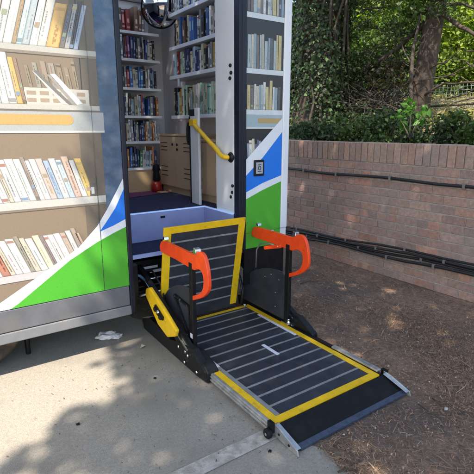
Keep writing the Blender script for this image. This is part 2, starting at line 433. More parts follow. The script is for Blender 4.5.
# ---- printed side: a photograph of bookshelves on vinyl, cut by colour sweeps
def lay(b, pts, lev, col):
    b.add([(p[0], YV - .0010 - lev * .0011, p[1]) for p in pts], [tuple(range(len(pts)))], 0, col)
def px(*pts): return [(lambda q: (q[0], q[2]))(on(u, v, 'Y', YV)) for u, v in pts]
def rectp(b, x0, x1, z0, z1, lev, col): lay(b, [(x0, z0), (x1, z0), (x1, z1), (x0, z1)], lev, col)
def pbook(b, x, w, z, h, lean, col, lev, q, slope=0.0):
    """one printed spine with a few marks where a title would be"""
    def P(s, t): return (x + s * w + t * lean, z + t * h + slope * (x + s * w))
    lay(b, [P(0, 0), P(1, 0), P(1, 1), P(0, 1)], lev, col)
    dk = [c * .45 for c in col]
    lay(b, [P(.86, 0), P(.95, 0), P(.95, 1), P(.86, 1)], lev + .2, [c * .72 for c in col]); lay(b, [P(.95, 0), P(1.02, 0), P(1.02, .995), P(.95, .995)], lev + .25, [c * .30 for c in col])
    lay(b, [P(.0, 0), P(.10, 0), P(.10, 1), P(.0, 1)], lev + .2, [c * .82 for c in col]); lay(b, [P(.0, 0), P(1, 0), P(1, .02), P(0, .02)], lev + .22, [c * .55 for c in col])
    k = q.random()
    mark = [c * .5 for c in col] if k < .7 else q.choice([(.40, .16, .12), (.16, .22, .38), (.42, .30, .14), (.16, .24, .18)])
    for rep_ in range(q.choice([1, 1, 2])):                     # lines of unreadable lettering along the spine
        t = q.uniform(.08, .2); s0 = q.uniform(.2, .55); sw = q.uniform(.10, .22); end = q.uniform(.45, .92)
        kv = q.uniform(.8, 1.3)
        while t < end:
            L = q.uniform(.008, .03)
            lay(b, [P(s0, t), P(s0 + sw, t), P(s0 + sw, t + L), P(s0, t + L)], lev + .5, [(c * .7 + col[i_] * .2) * kv for i_, c in enumerate(mark)])
            t += L + q.uniform(.006, .014) + (.04 if q.random() < .15 else 0)
    if q.random() < .3:
        t = q.choice([.03, .04, .84, .88]); kk = q.choice([.5, .65, .8])
        lay(b, [P(0.02, t), P(.88, t), P(.88, t + .07), P(.02, t + .07)], lev + .4, [c * kk for c in col] if q.random() < .6 else q.choice([(.46, .36, .2), (.2, .27, .38), (.36, .2, .16)]))
    if q.random() < .25:                                        # a small cover picture
        t = q.uniform(.1, .6)
        lay(b, [P(.15, t), P(.8, t), P(.8, t + .09), P(.15, t + .09)], lev + .6, [c * .7 for c in q.choice([(.5, .4, .3), (.3, .4, .5), (.4, .45, .3)])])

WH, CR, GR = (.58, .575, .55), (.50, .46, .375), (.33, .35, .355)
q = random.Random(3)
b = B()
xl = -1.6; xr = .978
rectp(b, xl, xr, .487, ZR - .01, 0, (.235, .18, .128))                        # printed back board
B2 = .925
rectp(b, B2 - .09, xr, .487, ZR - .01, 0.6, (.155, .128, .10))                # printed end panel
rectp(b, B2 - .055, B2 - .048, 1.62, 2.6, .9, (.05, .05, .05))
z1 = (2.045, 1.737, 1.588, 1.148)
rectp(b, xl, xr, z1[0], z1[0] + .030, 2.2, (.44, .42, .38)); rectp(b, xl, xr, z1[0] - .016, z1[0], 2.2, (.24, .2, .16))
rectp(b, xl, xr, z1[1] - .022, z1[1] + .006, 2.2, (.46, .44, .40)); rectp(b, xl, xr, z1[1] - .034, z1[1] - .022, 2.2, (.16, .14, .12))
rectp(b, xl, B2 + .075, z1[2], z1[1] - .034, 2.2, (.37, .38, .37))             # metal band under shelf two
ol = []
for k in range(9): a = -math.pi / 2 + k * math.pi / 8; ol.append((.775 + .031 * math.cos(a), 1.655 + .031 * math.sin(a)))
lay(b, [(xl, 1.624)] + ol + [(xl, 1.686)], 2.7, (.50, .32, .12))
rectp(b, xl, B2 + .075, z1[2] - .012, z1[2], 2.3, (.62, .60, .55))
rectp(b, xl, xr, z1[3] - .032, z1[3] + .014, 2.2, (.50, .48, .44)); rectp(b, xl, xr, z1[3] - .046, z1[3] - .032, 2.2, (.22, .18, .14))
rectp(b, xl, .6, .66, .705, 2.2, (.50, .46, .46))
# shelf one: spines leaning right
cs = [CR, WH, CR, WH, (.72, .70, .62), (.36, .27, .17), (.47, .60, .62), (.40, .44, .45), (.70, .71, .66), (.62, .61, .55), (.62, .40, .16), (.17, .16, .14), (.36, .36, .34), (.10, .10, .10), (.34, .40, .48)]
ws = [.040, .034, .03, .042, .046, .024, .03, .04, .044, .048, .076, .030, .030, .024, .028]
x = .868 - sum(ws)
while x > xl + .2: w_ = q.uniform(.022, .05); x -= w_; ws.insert(0, w_); cs.insert(0, q.choice([WH, CR, GR, (.30, .27, .22), (.40, .30, .17), WH]))
for k, (w, c) in enumerate(zip(ws, cs)):
    h = q.uniform(.31, .36) if k < len(ws) - 5 else q.uniform(.24, .29)
    pbook(b, x, w, z1[0] + .030, h, .10 if k < len(ws) - 5 else .075, c, 1, q); x += w
# shelf two
cs = [WH, CR, WH, CR, WH, (.66, .68, .60), WH, (.60, .38, .14), (.28, .2, .14)]
ws = [.05, .04, .036, .05, .046, .04, .044, .032, .02]
x = .545 - sum(ws)
while x > xl + .2: w_ = q.uniform(.022, .05); x -= w_; ws.insert(0, w_); cs.insert(0, q.choice([WH, CR, WH, (.42, .36, .30), (.25, .22, .2)]))
for w, c in zip(ws, cs): pbook(b, x, w, z1[1] + .006, q.uniform(.24, .29), -.035, c, 1, q); x += w
rectp(b, .535, .915, 1.742, 1.84, 1.2, (.52, .48, .42))            # pale crate with slots
for k in range(5):
    for j in range(2): rectp(b, .548 + k * .073, .600 + k * .073, 1.757 + j * .042, 1.780 + j * .042, 1.4, (.34, .27, .20))
for k in range(7): pbook(b, .565 + k * .045, q.uniform(.022, .036), 1.84, q.uniform(.10, .17), -.02, [c * .62 for c in q.choice([CR, (.5, .4, .3), (.44, .36, .26)])], .9, q)
lay(b, px((69, 105), (73, 105), (36, 70), (33, 72)), 1.7, (.18, .17, .16)); lay(b, px((62, 104), (68, 105), (35, 73), (31, 70)), 1.8, (.50, .50, .47))
lay(b, px((77, 105), (83, 104), (55, 74), (50, 74)), 1.9, (.68, .69, .66)); lay(b, px((73, 105), (77, 105), (50, 75), (46, 74)), 2.0, (.30, .28, .25))
# shelf three
ws = [.036, .04, .024, .04, .046, .04, .022, .028, .036, .04, .036, .04, .036, .042, .038, .044]
cs = [WH, WH, CR, WH, (.7, .69, .66), WH, (.30, .25, .22), (.64, .62, .60), WH, (.52, .44, .40), (.34, .42, .52), WH, (.44, .52, .60), (.58, .42, .34), WH, (.66, .46, .17)]
x = .905 - sum(ws)
while x > xl + .2: w_ = q.uniform(.022, .046); x -= w_; ws.insert(0, w_); cs.insert(0, q.choice([WH, CR, WH, (.42, .36, .30), (.25, .22, .2)]))
for w, c in zip(ws, cs): pbook(b, x, w, z1[3] + .014, q.uniform(.235, .275), -.075, c, 1, q, .0); x += w
rectp(b, .875, .915, z1[3] + .014, z1[3] + .10, 1.5, (.12, .11, .10)); rectp(b, .885, .905, z1[3] + .03, z1[3] + .075, 1.9, (.5, .5, .5))
# shelf four
ws = [.04, .045, .03, .042, .046, .026, .036, .046, .04, .026, .026, .036, .04, .034, .034, .03, .026]
cs = [WH, (.45, .2, .14), CR, WH, (.72, .72, .66), (.30, .27, .22), CR, WH, (.62, .6, .42), (.25, .2, .2), (.66, .62, .58), WH, (.7, .66, .6), (.44, .36, .3), WH, (.4, .32, .26), (.55, .4, .3)]
x = .865 - sum(ws)
while x > xl + .2: w_ = q.uniform(.022, .046); x -= w_; ws.insert(0, w_); cs.insert(0, q.choice([WH, CR, (.4, .25, .2)]))
for k, (w, c) in enumerate(zip(ws, cs)): pbook(b, x, w, .705, q.uniform(.215, .26), -.085, c, 1, q); x += w
# the sweep: white first, green and blue over it
def curve(p0, p1, p2, n=14): return [tuple(p0[i] * (1 - t) ** 2 + 2 * p1[i] * t * (1 - t) + p2[i] * t * t for i in (0, 1)) for t in [k / n for k in range(n + 1)]]
zb = .4885
P = px((0, 303), (40, 275), (78, 248), (97, 226), (107, 209), (124, 181))
up = [(-.35, .4885), (-.02, .55)] + P
up[-1] = (1.1065, up[-1][1] + .02)
lay(b, up + [(1.1065, zb)], 3.4, (.76, .76, .77))
gp = px((19, 303), (45, 281), (70, 260), (97, 242), (114, 232.5), (130, 226))
gp[-1] = (1.1065, gp[-1][1])
lay(b, [(.32, zb)] + gp + [(1.1065, zb)], 4.2, (.075, .37, .032))
bp = px((99.5, 231.5), (106, 222), (115, 208), (127.5, 188.5)); bp[-1] = (1.1065, bp[-1][1])
b2 = px((128.5, 218.5), (113, 225.5)); b2[0] = (1.1065, b2[0][1])
lay(b, bp + b2, 4.2, (.012, .17, .68))
rectp(b, .921, .925, zb, 1.3, 5, (.05, .08, .05))                           # panel seam
rectp(b, .921, .923, 1.3, ZR - .02, 5, (.10, .09, .08))
pl = b.build('printed_panel', 'print', van, label='vinyl print of pale leaning books over a green sweep, left of the door')

b = B(); q = random.Random(9)
def pr(u, v): r_ = on(u, v, 'Y', YV); return (r_[0], r_[2])
X0, X1 = 2.150, 2.527
rectp(b, X0, X1, .602, ZR - .01, 0, (.020, .020, .026))
def shelf(z, lev=2.2): rectp(b, X0, X1, z - .038, z, lev, (.56, .60, .62))
zs = [pr(265, 14.5)[1], pr(265, 69.5)[1], pr(265, 110)[1]]
for z in zs: shelf(z)
rectp(b, X0, X1, zs[2] - .135, zs[2] - .038, 2.0, (.32, .40, .44)); rectp(b, X0 + .12, X1 - .002, zs[2] - .105, zs[2] - .065, 2.6, (.42, .30, .13))
rectp(b, X0, X1, zs[2] - .15, zs[2] - .135, 2.2, (.56, .58, .58))
for z, hh in ((zs[0], .32), (zs[1], .25), (zs[2], .215)):
    x = X0 + (.012)
    while x < X1 - .03:
        w = q.uniform(.018, .036)
        c = q.choice([(.55, .56, .54), (.50, .47, .38), (.62, .63, .62), (.24, .32, .38), (.42, .38, .30), (.10, .10, .11), (.5, .42, .22), (.35, .42, .44), (.16, .14, .13)])
        pbook(b, x, w, z, min(hh * q.uniform(.82, 1.08), ZR - .03 - z), q.choice([0, 0, -.006, .005]), c, 1, q); x += w + q.choice([0, .001, .004])
x = X0 + .02
while x < X0 + .26:
    w = q.uniform(.018, .032); c = q.choice([(.5, .47, .36), (.30, .33, .40), (.6, .6, .58), (.12, .14, .2), (.42, .36, .26)])
    pbook(b, x, w, 1.325, q.uniform(.14, .2), -.008, c, 1, q); x += w
lay(b, [(X0, pr(245, 160)[1]), (X1, pr(283, 118)[1]), (X1, .602), (X0, .602)], 3.4, (.70, .72, .76))
lay(b, [(X0, pr(245, 176)[1]), pr(262, 158), (X1, pr(283, 132)[1]), (X1, pr(282, 175)[1]), pr(262, 183), (X0, pr(245, 192.5)[1])], 4.2, (.012, .17, .68))
lay(b, [(X0, pr(245, 199.5)[1]), pr(262, 190), (X1, pr(282, 181)[1]), (X1, .602), (X0, .602)], 4.2, (.075, .37, .032))
rectp(b, X0, X1, .735, .738, 5, (.03, .16, .02)); 
b.build('printed_panel', 'print', van, label='vinyl print of upright books over blue and green sweeps, right of the door')
# notice beside the door (its code is left out)
a0 = pr(253.2, 160); a1 = pr(263, 175.5)
nb = B(); nb.box(a0[0], a1[0], YV - .016, YV - .006, a1[1], a0[1]); no = nb.build('notice_frame', 'black', van, bevel=.004)
B().box(a0[0] + .017, a1[0] - .017, YV - .019, YV - .0165, a1[1] + .02, a0[1] - .02).build('notice_sheet', 'notice', no)
rb = B(); cx = (a0[0] + a1[0]) / 2; cz = (a0[1] + a1[1]) / 2
rb.tube([(cx + .013 * math.cos(t * .5236), YV - .0195, cz + .016 * math.sin(t * .5236)) for t in range(13)], .003, 6, caps=False)
rb.box(cx - .018, cx + .018, YV - .0205, YV - .0192, cz + .024, cz + .029); rb.box(cx - .018, cx + .018, YV - .0205, YV - .0192, cz - .030, cz - .025)
rb.build('notice_mark', 'black', no)
a0 = pr(258, 227); a1 = pr(273, 230.5)
B().box(a0[0], a1[0], YV - .0085, YV - .0072, a1[1] - .025, a1[1] + .01).build('sticker', 'label', van)

# ---- doorway: reveal, step well, lights
b = B(); b.box(D1, D1 + .02, YV + .061, 3.335, .905, 2.74); b.box(D1 - .004, D1 - .0005, YV + .064, 3.333, .93, 1.765)
rv = b.build('door_reveal', 'white', van, bevel=.006)
for z, yy in ((2.085, 3.105), (2.03, 3.095), (1.99, 3.11), (1.14, 3.075), (1.085, 3.08), (1.045, 3.10)):
    B().lathe([(0, 0), (.014, 0), (.014, .01), (.006, .016), (0, .016)], (D1 - .0005, yy, z), (-1, 0, 0), 14).build('lock', 'black', rv, smooth=True)
B().box(D0 - .004, D0 + .012, YV + .061, 3.54, .63, 2.74).build('door_reveal', 'frame', van, label='dark left reveal of the doorway')
b = B(); b.box(D0 + .012, D1 - .001, 3.528, 3.5435, .655, .899); b.box(D1 - .018, D1 - .002, YV + .061, 3.527, .655, .899); b.build('step_riser', 'lilac', van)
b = B(); b.box(D0 + .012, D1 - .02, 3.522, 3.545, .9005, .9095); b.box(D1 - .022, D1 - .002, YV + .061, 3.545, .9005, .9095); b.build('step_light', 'led', van)
B().box(D0 + .012, D1, 3.20, 3.545, .615, .652).build('step_tread', 'carpet', van)
B().box(D0 + .012, D1, 3.183, 3.199, .618, .648).build('step_light', 'led2', van, label='dimmer light strip along the lower step edge')
B().box(D0 + .02, D1 - .02, 3.5, 3.55, .27, .61).build('cavity_back', 'black', van)
B().box(1.62, 1.66, 3.518, 3.5275, .845, .862).build('door_catch', 'black', van)

# stanchion and yellow bar
st = B(); st.box(2.075, 2.10, 3.635, 3.705, .90, 1.785); st.box(2.083, 2.105, 3.72, 3.80, .90, 1.715); so_ = st.build('stanchion', 'white', van, bevel=.006)
b = B(); b.box(2.078, 2.108, 3.715, 3.815, 1.716, 1.775); b.box(2.08, 2.108, 3.802, 3.825, .90, 1.715)
b.prism([(3.826, 1.45), (3.826, 1.66), (3.86, 1.66), (3.885, 1.60), (3.885, 1.50), (3.86, 1.45)], 'X', 2.082, 2.106)
b.build('cap', 'black', so_, bevel=.008)
hb = B(); hb.tube([(2.055, 3.70, 1.652), (2.03, 3.24, 1.425), (2.025, 3.20, 1.400), (2.026, 3.165, 1.383), (2.035, 3.135, 1.374), (2.065, 3.10, 1.372)], .0195, 14)
hb.box(2.035, 2.0745, 3.655, 3.735, 1.625, 1.685)
hbo = hb.build('grab_bar', 'yellow', van, smooth=False, bevel=.004)
B().lathe([(0, 0), (.042, 0), (.044, .008), (.03, .022), (.02, .026), (0, .026)], (D1 - .001, 3.10, 1.372), (-1, 0, 0), 20).build('flange', 'black', hbo, smooth=True)

# wheel, jack leg
wh = B().lathe([(.20, -.10), (.36, -.11), (.392, -.08), (.398, 0), (.392, .08), (.36, .11), (.20, .10)], (.04, 3.25, .40), (0, 1, 0), 40).build('wheel', 'tyre', van, smooth=True)
B().lathe([(0, -.07), (.12, -.07), (.19, -.09), (.2, -.1), (.2, .1)], (.04, 3.25, .40), (0, 1, 0), 32).build('rim', 'rail', wh, smooth=True)
jl = B(); jl.tube([(.43, 3.30, .5), (.43, 3.30, .10)], .012, 12); jl.tube([(.43, 3.30, .16), (.43, 3.30, .012)], .018, 12)
jl.build('support_leg', 'black', van)
b = B(); b.box(VX0 + .3, D0 - .05, 3.45, 3.53, .42, .55); b.box(VX0 + .3, 2.4, 4.6, 4.7, .42, .55); b.build('chassis_beam', 'black', van)
wh2 = B().lathe([(0, -.07), (.2, -.1), (.35, -.11), (.385, -.07), (.39, 0), (.385, .07), (.35, .11), (0, .10)], (-.06, 5.05, .385), (0, 1, 0), 32).build('wheel', 'tyre', van, smooth=True)

# ---- built-in bookcases
SHB = [2.60, 2.327, 2.033, 1.741, 1.466, 1.175]
SHR = [2.765, 2.440, 2.150, 1.740]
bc = B(); bc.box(1.2, 2.275, 5.08, 5.10, .90, 2.95); bco = bc.build('bookcase', 'lining', van, label='bookcase on the far wall of the van')
for z in SHB: B().box(1.2, 2.275, 4.80, 5.08, z - .028, z).build('shelf', 'offwhite', bco, bevel=.003)
B().box(1.2, 2.225, 4.81, 4.84, .90, 1.147).build('plinth', 'wood2', bco)
bc = B(); bc.box(2.535, 2.545, 3.38, 4.72, 1.6, 2.95); bco2 = bc.build('bookcase', 'lining', van, label='bookcase on the end wall of the van')
for z in SHR:
    s_ = B(); s_.prism([(2.30, 3.38), (2.54, 3.38), (2.54, 4.70), (2.42, 4.70), (2.30, 4.62)], 'Z', z - .036, z); s_.build('shelf', 'offwhite', bco2, bevel=.004)
tg = B(); tg.box(2.292, 2.299, 4.40, 4.43, 2.035, 2.11); tg.build('shelf_tag', 'label', bco2)

# ---- books, each one a thing
PAL = {'navy': (.02, .035, .11), 'black': (.015, .015, .018), 'dark red': (.22, .018, .015), 'grey': (.20, .20, .21), 'white': (.55, .55, .55), 'blue': (.03, .12, .38), 'brown': (.13, .07, .04),
       'cream': (.50, .45, .33), 'orange': (.50, .16, .03), 'green': (.05, .16, .07), 'teal': (.10, .33, .33), 'yellow': (.50, .36, .06), 'pale blue': (.28, .40, .50), 'purple': (.12, .04, .14), 'pale green': (.36, .48, .38)}
ORD = ['first', 'second', 'third', 'fourth', 'fifth', 'sixth', 'seventh', 'eighth', 'ninth', 'tenth', 'eleventh', 'twelfth', 'thirteenth', 'fourteenth', 'fifteenth', 'sixteenth', 'seventeenth', 'eighteenth', 'nineteenth', 'twentieth', 'twenty-first', 'twenty-second', 'twenty-third', 'twenty-fourth', 'twenty-fifth', 'twenty-sixth', 'twenty-seventh', 'twenty-eighth', 'twenty-ninth', 'thirtieth', 'thirty-first', 'thirty-second', 'thirty-third', 'thirty-fourth', 'thirty-fifth', 'thirty-sixth', 'thirty-seventh', 'thirty-eighth', 'thirty-ninth', 'fortieth'] + ['last'] * 20
def make_book(w, h, d, col, q):
    """local axes: x across the spine, -y faces the reader"""
    b = B(); t = .0025
    pts = [(-w / 2, 0), (-w * .38, -.004), (0, -.0055), (w * .38, -.004), (w / 2, 0)]
    sp = pts + [(w / 2, .004), (-w / 2, .004)]
    b.prism(sp, 'Z', 0, h, 0, col)
    b.box(-w / 2, -w / 2 + t, .0045, d, 0, h, 0, col); b.box(w / 2 - t, w / 2, .0045, d, 0, h, 0, col)
    b.box(-w / 2 + t + .0002, w / 2 - t - .0002, .005, d - .004, .003, h - .003, 1)
    k = q.random(); lt = [min(.7, c * 2.5 + .25) for c in col] if sum(col) < .9 else [c * .3 for c in col]
    if k < .8:
        z0 = h * q.uniform(.3, .5); b.box(-w * .22, w * .22, -.0066, -.005, z0, z0 + h * q.uniform(.15, .4), 0, lt)
    if k > .3:
        z0 = h * q.uniform(.05, .15); b.box(-w * .3, w * .3, -.0066, -.0045, z0, z0 + .018, 0, lt)
    if k > .6:
        z0 = h * q.uniform(.8, .9); b.box(-w * .4, w * .4, -.0064, -.0042, z0, z0 + .01, 0, q.choice(list(PAL.values())))
    return b
def fill_shelf(start, end, z, hr, facing, pal, where, from_end, group, q, wr=(.017, .040), dr=(.13, .19), front=0, gaps=.03, tall=None):
    items = []; p = start
    while p < end - .02:
        w = q.uniform(*wr); name = q.choice(pal)
        if p + w > end: break
        items.append((p + w / 2, w, name)); p += w + .0012
        if q.random() < gaps: p += q.uniform(.01, .04)
    n = len(items)
    for i, (c, w, name) in enumerate(items):
        h = q.uniform(*hr); d = q.uniform(*dr); kk = q.uniform(.75, 1.45); gm = sum(PAL[name]) / 3; col = [(v * .88 + gm * .12) * kk for v in PAL[name]]
        me = make_book(w, h, d, col, q)
        o = me.build('book', ['book', 'pages'])
        lean = q.choice([0, 0, 0, .02, -.03, .05]) if gaps > 0 else 0
        if facing == 'Y':
            o.location = (c, front + q.uniform(.005, .03), z + .0015 + abs(math.sin(lean)) * w / 2); o.rotation_euler = (0, lean, 0)
            order = n - 1 - i if from_end == 'right' else i
        else:
            o.location = (front + q.uniform(.005, .03), c, z + .0015 + abs(math.sin(lean)) * w / 2); o.rotation_euler = (lean, 0, -math.pi / 2) if False else (0, 0, -math.pi / 2)
            order = n - 1 - i           # the far end reads as the left end
        thick = 'thick' if w > .032 else ('slim' if w < .023 else 'medium')
        tallw = 'tall' if h > hr[0] + .7 * (hr[1] - hr[0]) else ('short' if h < hr[0] + .3 * (hr[1] - hr[0]) else '')
        lab = ' '.join((f'{tallw} {thick} {name} book, {ORD[order]} from {from_end} on the {where}').split())
        tag(o, lab, 'book', group)
dark = ['navy', 'black', 'grey', 'navy', 'brown', 'white', 'blue', 'black', 'dark red', 'cream', 'grey', 'purple']
mid = ['grey', 'white', 'navy', 'blue', 'orange', 'cream', 'white', 'pale blue', 'dark red', 'black', 'green', 'grey', 'navy']
GB, GE = 'books on the far wall bookcase of the van', 'books on the end wall bookcase of the van'
NSH = ['top', 'second', 'third', 'fourth', 'fifth', 'sixth']
q = random.Random(21)
fill_shelf(1.79, 2.16, SHB[0], (.20, .29), 'Y', ['dark red', 'brown', 'dark red', 'black', 'dark red', 'grey'], 'top far-wall shelf', 'right', GB, q, (.03, .06), (.16, .2), 4.80)
for k in range(1, 6):
    fill_shelf(1.76, [2.24, 2.25, 2.26, 2.25, 2.20][k - 1], SHB[k], (.165, .235), 'Y', dark if k < 2 else mid, NSH[k] + ' far-wall shelf', 'right', GB, q, (.016, .034), (.14, .2), 4.80)
fill_shelf(3.66, 4.58, SHR[0], (.18, .21), 'X', dark, 'top end-wall shelf', 'left', GE, q, (.022, .045), (.13, .17), 2.30)
fill_shelf(3.66, 4.56, SHR[1], (.19, .26), 'X', ['navy', 'black', 'blue', 'grey', 'orange', 'pale blue', 'white', 'brown', 'cream', 'black', 'blue'], 'second end-wall shelf', 'left', GE, q, (.022, .05), (.14, .18), 2.30)
fill_shelf(3.66, 4.60, SHR[2], (.18, .24), 'X', ['navy', 'black', 'cream', 'grey', 'pale green', 'dark red', 'white', 'yellow', 'navy', 'grey', 'pale blue'], 'third end-wall shelf', 'left', GE, q, (.022, .046), (.14, .18), 2.30)
fill_shelf(3.66, 4.16, SHR[3], (.27, .30), 'X', ['teal', 'pale green', 'cream', 'teal', 'white', 'teal'], 'lowest end-wall shelf, near half', 'left', GE, random.Random(4), (.024, .04), (.16, .2), 2.30, 0)
fill_shelf(4.165, 4.60, SHR[3], (.24, .30), 'X', ['teal', 'yellow', 'cream', 'black', 'orange', 'teal', 'pale blue', 'pale green'], 'lowest end-wall shelf, far half', 'left', GE, random.Random(8), (.024, .045), (.16, .2), 2.30, 0)

# ---- cabinets, mirror, canister
def cabinet(y0, y1, x, zt, label, detail):
    t = thing('wooden_cabinet', label, 'cabinet', (x + .15, (y0 + y1) / 2, .9))
    b = B(); b.box(x + .02, 2.53, y0, y1, .97, zt - .022); b.build('carcass', 'wood', t)
    B().box(x - .006, 2.53, y0 - .004, y1 + .006, zt - .0215, zt).build('top_board', 'wood', t, bevel=.003)
    pb = B(); pb.box(x + .03, 2.52, y0 + .01, y1 - .01, .90, .9695); pb.build('plinth', 'wood', t)
    if detail:
        ym = (y0 + y1) / 2
        for a, c in ((y0 + .003, ym - .003), (ym + .003, y1 - .003)):
            b = B(); b.box(x, x + .0195, a, c, .978, zt - .026)
            for z in (1.09, 1.14, 1.19, 1.37, 1.41, 1.45):
                s0, s1 = (a + .05, a + .21) if a < ym - .05 else (c - .21, c - .05)
                b.box(x - .0015, x + .001, s0, s1, z - .004, z + .004, 1)
            d = b.build('door', ['wood', 'groove'], t)
            for k, z in enumerate((1.435, 1.385)):
                if a > ym and k: continue
                B().lathe([(0, 0), (.014, 0), (.014, .006), (0, .008)], (x - .0005, (ym - .05) if a < ym - .05 else ym + .06, z), (-1, 0, 0), 12).build('lock', 'black', d)
    else:
        B().box(x, x + .0195, y0 + .003, y1 - .003, .978, zt - .026).build('door', 'wood', t)
cabinet(4.02, 4.83, 2.235, 1.545, 'tall wooden cabinet with vent slots and locks on the van floor', True)
cabinet(3.36, 3.96, 2.22, 1.50, 'plain wooden cabinet between the white stanchion and the door reveal', False)
t = thing('convex_mirror', 'dark round convex mirror high in the far corner of the van interior', 'mirror', (2.22, 4.62, 2.84))
ax = Vector((-.45, -.85, -.28)).normalized(); oc = Vector((2.24, 4.68, 2.83))
B().lathe([(0.001, .085), (.05, .081), (.10, .066), (.15, .04), (.185, .008)], oc, ax, 36).build('dome', 'mirror', t, smooth=True)
B().lathe([(.183, .012), (.197, .012), (.20, 0), (.197, -.02), (0, -.03)], oc, ax, 36).build('rim', 'black', t, smooth=True)
t = thing('canister', 'rounded red canister with a black top on the floor beside the vented cabinet', 'canister', (2.10, 4.70, .9))
B().lathe([(0, 0), (.05, 0), (.06, .02), (.06, .075), (.05, .105), (.03, .115), (0, .118)], (2.135, 4.72, .905), n=24).build('drum', 'red', t, smooth=True)
B().lathe([(.03, 0), (.045, .02), (.04, .07), (.034, .11), (.044, .14), (.035, .19), (0, .195)], (2.145, 4.735, 1.015), n=20).build('black_top', 'rubber', t, smooth=True)
tg_ = thing('flat_box', 'flat brown board lying on the floor in front of the red canister', 'board', (2.15, 4.55, .9))
B().box(2.10, 2.20, 4.56, 4.64, .9045, .916).build('lid', 'wood2', tg_)

# ================================================================== WHEELCHAIR LIFT
lift = thing('wheelchair_lift', 'lowered wheelchair lift with navy deck, yellow edging and orange handles at the van door', 'wheelchair lift', (1.78, 2.3, 0))
LX0, LX1, LY0, LY1, LZ = 1.345, 2.205, 1.600, 3.03, .072
dk = B(); dk.box(LX0 + .045, LX1 - .045, LY0 + .045, LY1 - .03, LZ - .03, LZ)
do = dk.build('deck', 'deck', lift)
sb = B()
for k in range(12):
    y = 1.735 + k * .112
    if y < LY1 - .06: sb.box(LX0 + .075, LX1 - .047, y - .0075, y + .0075, LZ - .002, LZ + .0022)
sb.box(LX0 + .047, LX0 + .075, LY0 + .047, LY1 - .04, LZ - .002, LZ + .0035)
sb.build('tread_strip', 'slat', do)
yb = B(); W_ = .045
yb.box(LX0, LX0 + W_, LY0, LY1, LZ - .02, LZ + .003); yb.box(LX1 - W_, LX1, LY0, LY1, LZ - .02, LZ + .003)
yb.box(LX0 + W_, LX1 - W_, LY0, LY0 + W_, LZ - .02, LZ + .003); yb.box(LX0 + W_, LX1 - W_, LY1 - .03, LY1, LZ - .02, LZ + .003)
yb.build('yellow_border', 'yellow', do)
b = B(); b.box(1.83, 1.855, 2.17, 2.345, LZ + .0005, LZ + .004); b.build('white_strip', 'label', do)
b = B(); b.box(LX1 - W_ - .024, LX1 - W_ - .002, 2.33, 2.80, LZ + .0005, LZ + .004); b.build('white_strip', 'label', do)
b = B(); b.box(LX0 + .046, LX0 + .074, 2.26, 2.50, LZ + .0038, LZ + .006); b.build('white_strip', 'label', do)
r_ = B(); r_.box(LX0 - .022, LX0 - .001, LY0 - .0, 2.30, .030, LZ + .004); r_.box(LX0 - .030, LX0 - .0225, LY0 + .01, 2.28, .028, .042); r_.box(LX0 - .028, LX0 - .0225, LY0 + .01, 2.28, .052, .062)
r_.build('edge_rail', 'alu', lift, bevel=.003)
r_ = B(); r_.box(LX1 + .001, LX1 + .022, LY0, LY1 - .1, .015, LZ + .008); ro = r_.build('edge_rail', 'black', lift, bevel=.003, label='black rail along the far edge')
B().box(LX1 + .002, LX1 + .040, 1.62, 2.02, LZ + .0085, LZ + .022).build('rail_cap', 'alu', ro, bevel=.003)
B().box(LX1 + .002, LX1 + .028, 2.03, 2.18, LZ + .0085, LZ + .02).build('rail_cap', 'black', ro, bevel=.003)
# outer ramp flap
rp = B(); rp.prism([(LY0 - .004, LZ - .004), (LY0 - .004, LZ - .02), (1.435, .008), (1.425, .014)], 'X', LX0 + .004, LX1 + .05)
rpo = rp.build('ramp_flap', 'rubber', lift, bevel=.002)
er = B(); er.prism([(1.4245, .006), (1.455, .007), (1.455, .0275), (1.4245, .019)], 'X', LX0 + .03, LX1 + .045); er.build('lip', 'edge', rpo)
for x, s_ in ((LX0 - .006, -1), (LX1 + .052, 1)):
    sp = B(); sp.prism([(LY0 + .005, .02), (LY0 + .005, LZ + .012), (LY0 - .05, LZ + .004), (1.41, .034), (1.40, .006), (1.47, .004)], 'X', x - .004, x + .004)
    sp.prism([(LY0 - .01, LZ + .0065), (1.415, .036), (1.415, .032), (LY0 - .01, LZ + .0025)], 'X', x if s_ < 0 else x - .028, x + .028 if s_ < 0 else x)
    spo = sp.build('side_bracket', 'alu', rpo, bevel=.0015)
    for yy, zz in ((1.55, .042), (1.47, .028)):
        B().lathe([(0, 0), (.007, 0), (.006, .004), (0, .005)], (x - .0045, yy, zz), (-1, 0, 0), 10).build('bolt', 'black', spo)
for x, lb_ in ((LX0 - .045, None), (LX1 + .035, None)):
    cb = B(); cb.lathe([(0, -.014), (.024, -.014), (.028, -.008), (.028, .008), (.024, .014), (0, .014)], (x, 1.60, .034), (1, 0, 0), 22)
    cb.box(x + .014, x + .035, 1.585, 1.625, .03, LZ + .02); cb.build('roller', 'rubber', lift, bevel=.002)
    B().lathe([(0, -.016), (.008, -.016), (.008, .016), (0, .016)], (x, 1.60, .034), (1, 0, 0), 12).build('axle', 'chrome', lift)
